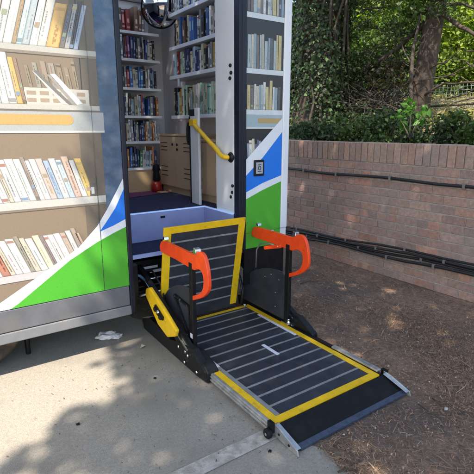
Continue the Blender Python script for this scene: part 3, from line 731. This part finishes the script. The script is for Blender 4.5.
# inner bridge plate, standing up against the doorway
by0, bz0, by1, bz1 = 3.075, .085, 2.925, .90
FX0, FX1 = 1.362, 2.088
def fl(x, t, off): return (x, by0 + (by1 - by0) * t - off, bz0 + (bz1 - bz0) * t)
def flrect(b, x0, x1, t0, t1, o0, o1, mi=0):
    vs = [fl(x, t, o) for o in (o0, o1) for t in (t0, t1) for x in (x0, x1)]
    b.add(vs, [(0, 2, 3, 1), (4, 5, 7, 6), (0, 1, 5, 4), (2, 6, 7, 3), (0, 4, 6, 2), (1, 3, 7, 5)], mi)
fb = B(); flrect(fb, FX0 + .002, FX1 - .002, 0, .998, 0, .018); fo = fb.build('bridge_plate', 'deck', lift)
sb = B()
for k in range(7): flrect(sb, FX0 + .058, FX1 - .064, .13 + k * .118, .146 + k * .118, .0175, .0205)
sb.build('tread_strip', 'slat', fo)
yb = B(); flrect(yb, FX0, FX0 + .058, .06, 1, -.002, .021); flrect(yb, FX1 - .064, FX1, .03, 1, -.002, .021); flrect(yb, FX0 + .058, FX1 - .064, .935, 1, -.002, .021)
yb.build('yellow_border', 'yellow', fo, bevel=.002)
# handrails
def smooth_loop(p, k=3):
    out = []; n = len(p)
    for i in range(n):
        a, b_, c, d = p[i - 1], p[i], p[(i + 1) % n], p[(i + 2) % n]
        for j in range(k):
            t = j / k
            out.append(tuple(.5 * (2 * b_[m] + (c[m] - a[m]) * t + (2 * a[m] - 5 * b_[m] + 4 * c[m] - d[m]) * t * t + (3 * b_[m] - a[m] - 3 * c[m] + d[m]) * t ** 3) for m in (0, 1)))
    return out
def handrail(xp, label):
    pb = B(); pb.box(xp - .016, xp + .016, 2.50, 2.545, LZ + .02, .735)
    po = pb.build('handrail_post', 'black', lift, bevel=.004, label=label)
    OUT = [(162, 242.5), (165, 241), (180, 247.5), (194, 254), (198.5, 251.8), (202.5, 252.3), (206, 257.5), (208.5, 268), (209.8, 279), (209.6, 290), (204.8, 296.5), (198.5, 299), (192.5, 300),
           (192.5, 296), (198.5, 294.3), (203.6, 290), (205, 281), (203.5, 272.5), (199.5, 269), (196, 270), (191, 267.5), (177, 259.3), (164, 252.6), (161.2, 248.5)]
    hp = smooth_loop([on(u, v, 'X', 1.372)[1:] for u, v in OUT])               # the grip's outline, measured on the near handrail
    b = B(); b.prism(hp, 'X', xp - .013, xp + .013)
    b.prism([(2.90, .775), (2.60, .755), (2.60, .765), (2.90, .785)], 'X', xp - .0150, xp + .0150)
    go = b.build('orange_grip', 'orange', po, bevel=.005, seg=3)
    cb = B(); cb.prism([(2.93, .8125), (2.895, .8125), (2.90, .832), (2.92, .84)], 'X', xp - .018, xp + .018); cb.build('latch', 'chrome', go, bevel=.002)
    cb = B(); cb.prism([(2.468, .806), (2.43, .82), (2.435, .845), (2.463, .852)], 'X', xp - .02, xp + .02); cb.build('latch', 'chrome', go, bevel=.002)
    fb_ = B(); fb_.box(xp - .03, xp + .03, 2.48, 2.565, LZ + .004, LZ + .0215)
    fb_.lathe([(0, 0), (.017, 0), (.017, .02), (.010, .028), (.010, .045), (0, .047)], (xp - .025, 2.475, LZ + .02), n=14)
    fb_.obox((xp + .01, 2.47, LZ + .012), (xp - .02, 2.41, LZ - .03), .022, .012); fb_.obox((xp + .02, 2.54, LZ + .02), (xp + .075, 2.50, LZ + .0), .02, .012)
    fb_.build('foot_bracket', 'chrome', po, bevel=.003)
    return po
handrail(1.372, 'left handrail post nearest the pavement')
handrail(2.225, 'right handrail post by the soil')
ob = B(); ob.obox((2.19, 2.78, .655), (2.215, 2.60, .705), .03, .03); ob.build('pivot_stub', 'orange', lift, bevel=.006)
# rounded side guards with their stays
def guard(x, ya, yb_, zt, label):
    pts = [(ya, LZ + .03), (ya, zt - .03)]
    for k in range(11):
        a = k * math.pi / 20
        pts.append((ya + .03 + (yb_ - ya - .03) * math.sin(a), LZ + .03 + (zt - LZ - .03) * max(0, math.cos(a)) ** .95))
    b = B(); b.prism(pts, 'X', x - .004, x + .004); o = b.build('side_guard', 'guard', lift, bevel=.002, label=label)
    return o
gl = guard(1.385, 2.55, 3.08, .53, 'left side guard with a triangular stay')
st_ = B(); tri = [(2.575, .40), (2.80, .42), (2.56, .14)]
for a, c in ((0, 1), (1, 2), (2, 0)): st_.obox((1.374, *tri[a]), (1.374, *tri[c]), .014, .026, 0, (1, 0, 0))
so3 = st_.build('stay', 'rubber', gl, bevel=.003)
for (ya, za) in [(2.60, .402), (2.70, .412), (2.78, .415), (2.73, .335), (2.66, .255), (2.60, .185)]:
    B().lathe([(0, 0), (.008, 0), (.006, .005), (0, .006)], (1.366, ya, za), (-1, 0, 0), 10).build('bolt', 'chrome', so3)
gr_ = guard(2.215, 2.55, 3.16, .50, 'right side guard with rounded top')
for (ya, za) in [(2.62, .42), (2.72, .44), (2.80, .40), (2.66, .30), (2.66, .18)]:
    B().lathe([(0, 0), (.006, 0), (.005, .003), (0, .004)], (2.2105, ya, za), (-1, 0, 0), 10).build('bolt', 'chrome', gr_)
# arms reaching out from under the van
def arm(x, side):
    b = B(); b.prism([(3.42, .47), (3.38, .545), (3.33, .545), (2.44, .165), (2.40, .07), (2.47, .055), (3.33, .44)], 'X', x - .02, x + .02)
    a = b.build('lift_arm', 'black', lift, bevel=.006)
    r2 = B(); r2.obox((x - .026, 3.28, .50), (x - .026, 2.46, .14), .010, .012); r2.build('push_rod', 'chrome', a)
    for yy, zz in ((2.50, .115), (2.74, .21), (3.25, .44), (2.60, .11)):
        B().lathe([(0, 0), (.013, 0), (.012, .007), (.006, .010), (0, .010)], (x - .0205, yy, zz), (-1, 0, 0), 12).build('bolt', 'chrome', a, smooth=True)
    return a
al = arm(1.315, 1)
ar = arm(2.262, -1)
cov = [on(u, v, 'X', 1.255)[1:] for u, v in ((145.5, 288.5), (149, 287.5), (163, 309), (176, 331), (174.5, 337), (167, 337.5), (157.5, 324.5), (145, 295))]
b = B(); b.prism(cov, 'X', 1.255, 1.285); co = b.build('yellow_cover', 'yellow', al, bevel=.010, seg=2)
b = B()
for yy, zz in [on(u, v, 'X', 1.2545)[1:] for u, v in ((156, 309), (159, 313), (161, 317))]: b.lathe([(0, 0), (.022, 0), (.020, .012), (.010, .018), (0, .018)], (1.2545, yy, zz), (-1, 0, 0), 14)
b.obox((1.2465, *on(155, 306, 'X', 1.2465)[1:]), (1.2465, *on(163, 319, 'X', 1.2465)[1:]), .012, .03); b.build('cover_catch', 'black', co)
B().lathe([(0, 0), (.014, 0), (.012, .010), (0, .014)], (1.236, *on(158, 312, 'X', 1.236)[1:]), (-1, 0, 0), 12).build('cover_bolt', 'chrome', co)
# base shoes on the ground
shoe = [(3.22, .012), (3.24, .10), (3.10, .15), (2.72, .115), (2.54, .165), (2.40, .175), (2.235, .09), (2.225, .02), (2.34, .008), (2.60, .008)]
b = B(); b.prism(shoe, 'X', 1.288, 1.345); sho = b.build('base_shoe', 'black', lift, bevel=.008)
b = B(); b.prism([(2.215, .012), (2.215, .085), (2.26, .112), (2.40, .150), (2.46, .150), (2.46, .012)], 'X', 1.296, 1.386); b.build('shoe_block', 'black', sho, bevel=.010)
for yy, zz in ((2.45, .11), (2.33, .045), (2.50, .04)): B().lathe([(0, 0), (.012, 0), (.010, .01), (0, .012)], (1.2875, yy, zz), (-1, 0, 0), 12).build('bolt', 'chrome', sho, smooth=True)
b = B(); b.prism(shoe, 'X', 2.232, 2.285); b.build('base_shoe', 'black', lift, bevel=.008)
# machinery in the cavity under the door
b = B(); b.box(1.16, 2.06, 3.30, 3.40, .44, .56); b.box(1.16, 2.06, 3.16, 3.24, .30, .36); b.box(1.17, 1.22, 3.1, 3.5, .28, .60); mo = b.build('crossbeam', 'black', lift, bevel=.006)
b = B(); b.box(1.33, 1.47, 3.2965, 3.2995, .485, .505); b.build('label_plate', 'label', mo)
b = B(); b.box(1.40, 1.53, 3.2965, 3.2995, .445, .468); b.build('label_plate', 'label', mo)
b = B(); b.tube([(1.15, 3.14, .335), (2.05, 3.14, .335)], .014, 12); b.tube([(1.16, 3.26, .41), (2.05, 3.26, .41)], .010, 10); b.build('shaft', 'chrome', mo, smooth=True)
b = B(); b.tube([(1.17, 3.15, .52), (1.24, 3.12, .50), (1.30, 3.16, .44), (1.33, 3.24, .40), (1.36, 3.28, .33)], .011, 8); b.build('hose', 'bluecol', mo, smooth=True)
b = B(); b.tube([(2.20, 2.62, .70), (2.215, 2.78, .69), (2.22, 2.88, .665), (2.22, 2.93, .60), (2.22, 2.94, .44)], .006, 8); b.build('wire_loop', 'alu', lift, smooth=True)

cyl = B(); cyl.tube([(1.345, 3.34, .44), (1.345, 2.92, .27)], .024, 14); cylo = cyl.build('hydraulic_ram', 'guard', lift, smooth=True)
B().tube([(1.345, 2.92, .27), (1.345, 2.62, .15)], .012, 12).build('piston_rod', 'chrome', cylo, smooth=True)
B().tube([(1.35, 3.30, .47), (1.37, 3.18, .50), (1.38, 3.05, .42), (1.375, 2.98, .33)], .008, 8).build('hose', 'cable', cylo, smooth=True)
B().box(1.3535, 1.3555, 2.508, 2.538, .19, .225).build('post_label', 'label', lift)
b = B(); b.tube([(2.12, 3.02, .10), (2.14, 3.02, .20), (2.13, 3.06, .34), (2.10, 3.12, .48), (2.08, 3.2, .55)], .010, 8); b.tube([(2.15, 3.04, .10), (2.17, 3.05, .22), (2.15, 3.1, .38), (2.11, 3.18, .52)], .008, 8); b.build('hose', 'cable', lift, smooth=True)
b = B(); b.box(2.115, 2.145, 2.96, 2.99, LZ + .003, LZ + .03); b.lathe([(0, 0), (.014, 0), (.012, .012), (0, .014)], (2.13, 2.975, LZ + .03), n=12); b.build('hinge_block', 'chrome', lift, bevel=.003)
b = B(); b.box(1.38, 1.41, 2.96, 2.99, LZ + .003, LZ + .03); b.build('hinge_block', 'chrome', lift, bevel=.003)

# ================================================================== LITTER THINGS
def crumple(name, label, cat, p, sx, sy, sz, m, seed, sub=3):
    bm = bmesh.new(); bmesh.ops.create_icosphere(bm, subdivisions=sub, radius=1)
    q = random.Random(seed); ph = [q.uniform(0, 6) for _ in range(9)]
    for v in bm.verts:
        c = v.co.copy(); k = 1 + .22 * math.sin(c.x * 5 + ph[0]) * math.sin(c.y * 6 + ph[1]) + .18 * math.sin(c.z * 7 + ph[2] + c.x * 4) + q.uniform(-.13, .13)
        v.co = Vector((c.x * sx * k, c.y * sy * k, max(-.9, c.z) * sz * k))
    me = bpy.data.meshes.new(name); bm.to_mesh(me); bm.free(); me.materials.append(M[m]); me.polygons.foreach_set('use_smooth', [m == 'stone'] * len(me.polygons))
    o = bpy.data.objects.new(name, me); C.objects.link(o); o.location = (p[0], p[1], .006 + sz * .9)
    return tag(o, label, cat)
pp = on(107, 338, 'Z', .01)
crumple('crumpled_paper', 'crumpled white paper lying under the edge of the van left of the lift', 'litter', pp, .075, .045, .028, 'paper', 5)
pp = on(117, 337, 'Z', .01); crumple('crumpled_paper', 'smaller crumpled scrap beside the larger white paper under the van', 'litter', pp, .04, .035, .014, 'paper', 8)
pp = on(142, 347, 'Z', .01); lf = B(); lf.add([(pp[0] - .02, pp[1] - .01, .012), (pp[0], pp[1] - .022, .02), (pp[0] + .03, pp[1] + .005, .012), (pp[0] + .005, pp[1] + .018, .024), (pp[0], pp[1], .012)], [(0, 1, 4), (1, 2, 4), (2, 3, 4), (3, 0, 4)], 0, (.5, .5, .36))
tag(lf.build('fallen_leaf', 'litter'), 'small pale leaf lying on the concrete beside the black lift shoe', 'leaf')
for k, (u, v, m_s, lab) in enumerate([(350, 276, 'stone', 'pale pebble on the soil midway between right handle and brick wall'), (343, 289, 'stone', 'pale pebble on the soil behind the right edge of the deck'), (388, 366, 'stone', 'pale pebble on the soil just past the ramp corner'),
                                     (155, 378, 'rubber', 'tiny dark stone on the concrete between sun patch and lift'), (78, 424, 'rubber', 'tiny dark stone on shaded concrete at lower left'), (270, 451, 'rubber', 'dark lump on the concrete by the ramp bracket'), (446, 409, 'stone', 'flat grey stone among needles at far right')]):
    pp = on(u, v, 'Z', .01); s_ = .010 if k < 6 else .015
    crumple('pebble', lab, 'stone', pp, s_, s_ * .8, s_ * .5, m_s, 20 + k, 2)
def twig(label, pts, r, m='bark2'):
    P_ = [on(u, v, 'Z', .014) for u, v in pts]
    o = B().tube(P_, [r * (1 - .5 * i / len(P_)) for i in range(len(P_))], 6).build('twig', m, smooth=True); tag(o, label, 'twig')
twig('bent pale twig on the soil right of the ramp', [(432, 398), (440, 404), (450, 404), (462, 412)], .005)
twig('thin straight twig on the soil below the bent pale twig', [(418, 404), (432, 414), (447, 420)], .004)
twig('curved dark twig at the bottom edge where concrete meets soil', [(338, 472), (346, 469), (356, 470)], .005, 'bark')
twig('short twig on the soil behind the right handrail', [(300, 284), (308, 281), (316, 282)], .005)

# ================================================================== TREES AND PLANTS
def rope(p0, p1, n, jit, q):
    p0 = Vector(p0); p1 = Vector(p1)
    return [p0.lerp(p1, i / n) + (Vector((q.uniform(-jit, jit), q.uniform(-jit, jit), q.uniform(-jit, jit) * .4)) if 0 < i < n else Vector()) for i in range(n + 1)]
def clumps(n, centres, rad, per, flat=.7):
    pts = []
    for c in centres:
        r = rad * (.6 + .8 * rng.random())
        p = rng.normal(size=(per, 3)) * np.array([r, r, r * flat]) * .55
        pts.append(np.array(c) + p)
    return np.concatenate(pts)
DARK = [(.035, .065, .020), (.045, .08, .025), (.03, .05, .02), (.06, .10, .03)]
MIDG = [(.06, .11, .025), (.08, .14, .03), (.05, .09, .025), (.10, .15, .035)]
BRI = [(.20, .29, .05), (.25, .33, .07), (.14, .21, .04), (.30, .36, .10)]
q = random.Random(31)

# big ivy-clad tree
t = thing('ivy_tree', 'thick tree trunk smothered in dark ivy right behind the brick wall beside the van', 'tree', (5.6, 5.72, 1.4))
tp = [(5.6 + .05 * math.sin(i), 5.72 + .03 * math.sin(i * 2.1), 1.2 + i * .55) for i in range(14)]
B().tube(tp, [.50, .44, .40, .37, .36, .35, .34, .33, .32, .30, .28, .25, .2, .12], 18).build('trunk', 'bark', t, smooth=True)
n = 24000; h = rng.random(n) ** .9 * 5.2; th = rng.random(n) * 2 * math.pi
bul = 1 + .22 * np.sin(th * 3 + h * 1.7) + .16 * np.sin(h * 3.1 + th) 
rr = (.40 - .02 * h) * bul + np.abs(rng.normal(size=n)) * .07 + .03
ivs = .028 + .05 * rng.random(n) ** 1.5
pos = np.stack([5.6 + rr * np.cos(th), 5.72 + rr * np.sin(th), 1.35 + h], 1)
cloud('ivy', pos, ivs, [(.02, .042, .013), (.034, .068, .02), (.026, .054, .016), (.055, .10, .026), (.035, .032, .018), (.06, .11, .03)], 'ivy', t, np.stack([np.cos(th), np.sin(th), .35 + 0 * th], 1), .9, aspect=.9)
for k in range(5):
    a = -2.6 + k * .35; x0 = 5.6 + .52 * math.cos(a); y0 = 5.72 + .5 * math.sin(a)
    pts = rope((x0, y0, 1.3), (5.6 + .45 * math.cos(a + .3), 5.72 + .45 * math.sin(a + .3), 4.6), 9, .05, q)
    B().tube(pts, .018 + .006 * (k % 2), 7).build('ivy_stem', 'bark2', t, smooth=True)
for k in range(12):
    a = q.uniform(0, 6.28); z = q.uniform(3.3, 6.5); L = q.uniform(1.5, 3.4)
    pts = rope((5.6, 5.72, z), (5.6 + L * math.cos(a), 5.72 + L * math.sin(a), z + q.uniform(.0, 1.0)), 7, .12, q)
    B().tube(pts, [.07 - .008 * i for i in range(8)], 7).build('branch', 'bark', t, smooth=True)
cen = [(4.7 + q.gauss(0, 1.1), 5.1 + q.gauss(0, 1.1), q.uniform(4.2, 7.0)) for _ in range(55)]
cloud('crown', clumps(0, cen, .6, 260), .085, DARK, 'leaf', t)

# bare brown trunk
t = thing('bare_trunk_tree', 'slender leaning brown tree trunk with bare limbs, right of the ivy tree', 'tree', (6.05, 4.08, 1.4))
p0, p1 = Vector((6.05, 4.14, 1.35)), Vector((6.0, 3.92, 3.4)); tp = [p0, p0.lerp(p1, .35) + Vector((0, .015, 0)), p0.lerp(p1, .7), p1, p1 + (p1 - p0) * .6, p1 + (p1 - p0) * 1.6]
B().tube(tp, [.185, .155, .135, .128, .115, .06], 14).build('trunk', 'bark', t, smooth=True)
def limb(pts, r, par, m='bark'):
    P_ = [Vector(p) for p in pts]; out = []
    for i in range(len(P_) - 1):
        for k in range(3): out.append(P_[i].lerp(P_[i + 1], k / 3) + Vector([q.uniform(-.012, .012) for _ in range(3)]))
    out.append(P_[-1]); n_ = len(out)
    B().tube(out, [r * (1 - .75 * i / n_) for i in range(n_)], 7).build('limb', m, par, smooth=True)
LX = 5.95
def lp(u, v, x=LX): return on(u, v, 'X', x)
limb([lp(432, 18), lp(415, 32), lp(397, 49), lp(372, 66), lp(352, 88, 5.8)], .05, t)
limb([lp(436, 8), lp(452, 22), lp(474, 34), lp(500, 44)], .04, t)
limb([lp(424, 95), lp(444, 84), lp(474, 82), lp(505, 78)], .02, t)
limb([lp(424, 78), lp(405, 62), lp(385, 60), lp(362, 48)], .018, t)
limb([lp(436, 5), lp(418, 10), lp(392, 6), lp(362, 10)], .035, t)
limb([lp(425, 70), lp(445, 62), lp(460, 50)], .014, t)
limb([lp(418, 100), lp(396, 104), lp(372, 116), lp(350, 122)], .02, t)
limb([lp(440, 6), lp(462, 4), lp(490, 12)], .03, t)
for k in range(34):                                             # the fine bare twigs that cross the light background
    u0 = q.uniform(345, 480); v0 = q.uniform(5, 110); x0 = q.uniform(5.7, 6.6); du = q.choice([-1, 1]) * q.uniform(18, 55); dv = q.uniform(-22, 26)
    limb([lp(u0, v0, x0), lp(u0 + du * .5, v0 + dv * .4 + q.uniform(-5, 5), x0), lp(u0 + du, v0 + dv, x0 + q.uniform(-.2, .2))], q.uniform(.005, .013), t)
cen = [lp(q.uniform(350, 500), q.uniform(-60, 12), q.uniform(5.4, 6.8)) for _ in range(26)]
cen += [lp(q.uniform(345, 412), q.uniform(22, 80), q.uniform(5.6, 6.6)) for _ in range(20)]
cloud('crown', clumps(0, cen, .24, 260, .45), .055, DARK, 'leaf', t, aspect=.35)
# thin sapling
t = thing('sapling', 'thin grey sapling stem standing just left of the bare brown trunk', 'tree', (5.75, 4.15, 1.4))
B().tube([lp(411, 118, 5.8), lp(411, 80, 5.8), lp(413, 50, 5.8), lp(417, 32, 5.8), lp(421, 12, 5.8)], [.036, .03, .026, .02, .012], 9).build('trunk', 'bark2', t, smooth=True)
limb([lp(412, 66, 5.8), lp(403, 48, 5.8), lp(398, 30, 5.8)], .012, t, 'bark2'); limb([lp(412, 60, 5.8), lp(424, 40, 5.8), lp(430, 22, 5.8)], .012, t, 'bark2')
cen = [lp(q.uniform(395, 440), q.uniform(-25, 18), 5.8) for _ in range(8)]
cloud('crown', clumps(0, cen, .2, 60), .08, MIDG, 'leaf', t)
# bright young plant at the wall
t = thing('young_plant', 'bright green leafy young plant rising behind the wall under the bare trunk', 'plant', (4.55, 3.2, 1.35))
P0 = lp(410, 140, 4.55)
stm = B()
cen = []
for k, (u, v) in enumerate([(398, 116), (411, 104), (424, 112), (404, 126), (417, 122), (409, 112)]):
    e = lp(u, v, 4.55 + .04 * k); stm.tube([P0, Vector(P0).lerp(Vector(e), .5) + Vector((0, 0, .02)), e], [.006, .004, .002], 6); cen.append(e)
stm.build('stem', 'bark2', t, smooth=True)
cloud('foliage', clumps(0, cen, .07, 16, .9), .085, [(.065, .17, .028), (.085, .20, .035)], 'leaf', t, aspect=.55)
# brown dead brush
t = thing('dead_brush', 'tangle of brown dead twigs between the ivy tree and the bare trunk', 'brush', (5.9, 4.9, 1.4))
tw = B()
for k in range(230):
    a = lp(q.uniform(345, 405), q.uniform(95, 125), q.uniform(5.6, 6.4)); d = Vector((q.gauss(0, .3), q.gauss(0, .35), q.uniform(.0, .55)))
    pts = [Vector(a), Vector(a) + d * .5 + Vector((q.gauss(0, .04), q.gauss(0, .04), 0)), Vector(a) + d + Vector((0, 0, -q.uniform(0, .12)))]
    tw.tube(pts, [.007, .005, .002], 5)
tw.build('twigs', 'bark2', t)
pos = clumps(0, [lp(q.uniform(345, 405), q.uniform(62, 100), q.uniform(5.7, 6.5)) for _ in range(22)], .2, 60)
cloud('dead_leaves', pos, .06, [(.05, .038, .024), (.065, .048, .03), (.035, .028, .02), (.03, .045, .018)], 'leaf', t)
# low ground cover behind the wall
n = 17000
gx = 4.22 + rng.random(n) ** 1.3 * 1.7; gy = -2 + rng.random(n) * 10
hump = .04 + .07 * np.sin(gy * 2.1) ** 2 + .08 * np.sin(gy * 5.3 + gx * 3) ** 2 + .08 * (gy > 4.4)
gz = np.array([bank_z(a, b_) for a, b_ in zip(gx, gy)]) + rng.random(n) * hump
o = cloud('ground_cover', np.stack([gx, gy, gz], 1), .045, [(.03, .06, .02), (.045, .085, .025), (.075, .13, .04), (.022, .04, .015), (.10, .15, .06), (.06, .05, .03)], 'ivy', kind='stuff', aspect=.8)
tag(o, 'low dark green ivy and weeds covering the bank behind the wall', 'ground cover')
n = 9000
gx = 5.7 + rng.random(n) * 3.6; gy = -1 + rng.random(n) * 9
gz = np.array([bank_z(a, b_) for a, b_ in zip(gx, gy)]) + rng.random(n) * .10
o = cloud('bank_grass', np.stack([gx, gy, gz], 1), .11, [(.30, .27, .12), (.22, .23, .08), (.36, .31, .16)], 'leaf', kind='stuff', aspect=.2)
tag(o, 'dry yellowish grass on the sunny bank by the wire fence', 'grass')
# shrubs along the bank
for k, (u, v, x, lab, cl, r, nn) in enumerate([(318, 132, 4.75, 'dark leafy shrub at the foot of the ivy tree next to the van corner', DARK, .22, 12), (352, 128, 5.0, 'dusty green shrub between the ivy tree and the young plant', MIDG, .22, 12),
                                               (384, 126, 5.0, 'low dark shrub left of the bright young plant', DARK, .2, 9), (436, 130, 4.9, 'low shrub right of the young plant behind the wall', DARK, .16, 9), (468, 128, 4.9, 'small shrub at the right end of the visible wall top', MIDG, .14, 8),
                                               (366, 104, 6.2, 'grey green bush behind the dead brush', [(.10, .13, .07), (.13, .16, .09), (.08, .10, .05)], .3, 14)]):
    c = on(u, v, 'X', x)
    t = thing('shrub', lab, 'shrub', (c[0], c[1], bank_z(c[0], c[1])), 'shrubs on the bank behind the wall')
    sm = B()
    for j in range(5): sm.tube([(c[0], c[1], bank_z(c[0], c[1]) - .05), (c[0] + q.gauss(0, r * .6), c[1] + q.gauss(0, r), c[2] + q.uniform(0, .15))], [.012, .004], 6)
    sm.build('stem', 'bark2', t, smooth=True)
    cen = [(c[0] + q.gauss(0, r * .7), c[1] + q.gauss(0, r * 1.1), c[2] + q.uniform(-.2, .12)) for _ in range(nn)]
    cloud('foliage', clumps(0, cen, r * .8, 150), .052, cl, 'ivy', t)
# wire fence
t = thing('wire_fence', 'grey wire mesh fence with thin posts on the bank behind the trees', 'fence', (8.0, 4.5, 1.6))
wm = B(); FXX = 8.0
for k in range(8): wm.tube([(FXX, -3, 1.96 + k * .06), (FXX, 12, 1.98 + k * .06)], .0045, 4)
for k in range(200): y = -3 + k * .075; wm.tube([(FXX + .006, y, 1.93), (FXX + .006, y, 2.40)], .004, 4)
wm.build('wire_mesh', 'wire', t)
for k in range(7): B().tube([(FXX + .04, -2.2 + k * 2.1, 1.4), (FXX + .04, -2.2 + k * 2.1, 2.46)], .028, 10).build('post', 'wire', t, smooth=True)
B().tube([(7.3, -1, 1.98), (7.3, 3.9, 1.99), (7.35, 6, 1.96)], .018, 8).build('rail', 'bark2', t, smooth=True)

# trees beyond the fence
def tree(label, x, y, r, zc_, cols, nc, per, leaf, group='trees beyond the wire fence', cat='tree', name='broadleaf_tree'):
    t = thing(name, label, cat, (x, y, 1.7), group)
    pts = rope((x, y, 1.5), (x + q.uniform(-.3, .3), y + q.uniform(-.3, .3), zc_ + r * .8), 6, .08, q)
    B().tube(pts, [.16, .14, .12, .10, .08, .06, .03], 10).build('trunk', 'bark2', t, smooth=True)
    for k in range(6):
        a = q.uniform(0, 6.28); zz = q.uniform(2.4, zc_ + .5)
        B().tube(rope((x, y, zz), (x + r * .8 * math.cos(a), y + r * .8 * math.sin(a), zz + r * .5), 4, .08, q), [.06, .05, .035, .02, .01], 7).build('branch', 'bark2', t, smooth=True)
    cen = []
    for k in range(nc):
        d = Vector((q.gauss(0, 1), q.gauss(0, 1), q.gauss(0, 1))).normalized() * (q.random() ** .4)
        cen.append((x + d.x * r, y + d.y * r, zc_ + d.z * r * 1.15))
    cloud('crown', clumps(0, cen, r * .30, per), leaf, cols, 'leaf', t)
tree('bright yellow green tree filling the gap beside the ivy trunk', 11.0, 8.2, 2.3, 3.9, BRI, 85, 190, .105)
tree('bright green tree directly behind the bare leaning trunk', 11.5, 5.6, 2.2, 4.0, BRI, 85, 190, .105)
tree('large pale green tree at the right edge beyond the fence', 11.0, 3.2, 2.1, 3.8, BRI, 85, 190, .105)
tree('mid green tree seen at the far right beyond the fence', 12.0, 1.0, 2.2, 4.0, MIDG, 80, 170, .11)
tree('mid green tree behind the dead brush', 9.6, 7.2, 1.3, 2.7, MIDG, 50, 170, .09)
tree('shaded green tree hidden behind the ivy trunk by the van corner', 9.5, 10.2, 2.4, 4.2, DARK, 75, 170, .12)
tree('tall darker tree standing behind the bright trees', 15.5, 8.5, 3.6, 5.4, MIDG, 80, 130, .24)
tree('tall broad tree farthest right behind the bright trees', 16.0, 3.5, 3.6, 5.4, MIDG, 80, 130, .24)
tree('tall tree far behind the van corner', 14.5, 13.5, 3.8, 5.2, DARK, 80, 130, .24)
n = 16000
pos = np.stack([20 + rng.random(n) * 5, -14 + rng.random(n) * 46, 1.2 + rng.random(n) ** .8 * 5.5], 1)
o = cloud('woodland', pos, .75, DARK + MIDG, 'leaf', kind='stuff')
tag(o, 'far mass of green woodland closing off the background', 'woodland')

# ---- the tree that shades the lift: it stands behind and left of the camera
t = thing('shade_tree', 'tall leafy tree behind the viewer whose crown shades the lift and soil', 'tree', (-5.6, -4.4, 0))
B().tube(rope((-5.6, -4.4, -.1), (-4.2, -3.2, 9.5), 8, .1, q), [.34, .30, .27, .24, .21, .18, .14, .10, .05], 14).build('trunk', 'bark', t, smooth=True)
HOLE1 = [(-.9, 3.3), (-.9, 1.0), (-.02, 1.0), (.08, 1.5), (.16, 1.9), (.27, 2.10), (.40, 2.30), (.55, 2.47), (.74, 2.42), (.93, 2.47), (1.0, 2.62), (.90, 2.78), (.95, 2.95), (1.10, 3.12)]
HOLE2 = [(-1.2, 3.0), (1.05, 3.08), (1.45, 3.30), (2.05, 3.72), (2.35, 4.15), (1.2, 4.2), (-.9, 4.2)]
def inside(px_, py_, poly):
    r_ = np.zeros(len(px_), bool); j = len(poly) - 1
    for i in range(len(poly)):
        xi, yi = poly[i]; xj, yj = poly[j]
        c = ((yi > py_) != (yj > py_)) & (px_ < (xj - xi) * (py_ - yi) / (yj - yi + 1e-12) + xi)
        r_ ^= c; j = i
    return r_
qs = random.Random(77); made = 0
while made < 16:
    a = qs.uniform(0, 6.28); z = qs.uniform(5.5, 8.5); L = qs.uniform(1.5, 3.6); f_ = (z + .1) / 9.6
    x0, y0 = -5.6 + 1.4 * f_, -4.4 + 1.2 * f_
    pts = rope((x0, y0, z), (x0 + L * math.cos(a), y0 + L * math.sin(a), z + qs.uniform(.4, 1.4)), 5, .12, qs)
    fx = np.array([p.x + SX * p.z for p in pts]); fy = np.array([p.y + SY * p.z for p in pts])
    if fy.max() > .8 and fx.min() < 1.6: continue               # no limb across the gap in the crown
    B().tube(pts, [.09, .075, .06, .045, .03, .012], 8).build('branch', 'bark', t, smooth=True); made += 1
n = 68000
gx = -1.4 + rng.random(n) * 8.2; gy = -2.2 + rng.random(n) * 8.6
hh = 6.6 + rng.random(n) * 2.4
jx = gx + rng.normal(size=n) * .085; jy = gy + rng.normal(size=n) * .085
keep = ~(inside(jx, jy, HOLE1) | inside(jx, jy, HOLE2))
for k in range(44):                                             # small gaps between the leaves: sun flecks on soil and concrete
    if k < 30: hx, hy, hr = qs.uniform(2.3, 4.0), qs.uniform(.2, 3.2), qs.uniform(.03, .085)
    else: hx, hy, hr = qs.uniform(.35, 1.25), qs.uniform(1.7, 2.5), qs.uniform(.03, .06)
    keep &= np.hypot((jx - hx) * .8, jy - hy) > hr
edge_n = np.sin(gx * 2.3 + 1) * .4 + np.sin(gy * 1.9 + gx) * .4
keep &= (gx < 6.1 + edge_n) & (np.hypot(jx - 5.63, jy - 3.96) > .33) & (np.hypot((jx - 1.06) * .8, jy - 2.36) > .055) & (gy > -1.7 + edge_n)
pos = np.stack([gx - SX * hh, gy - SY * hh, hh], 1)[keep]
cloud('crown', pos, .15, MIDG, 'leaf', t)
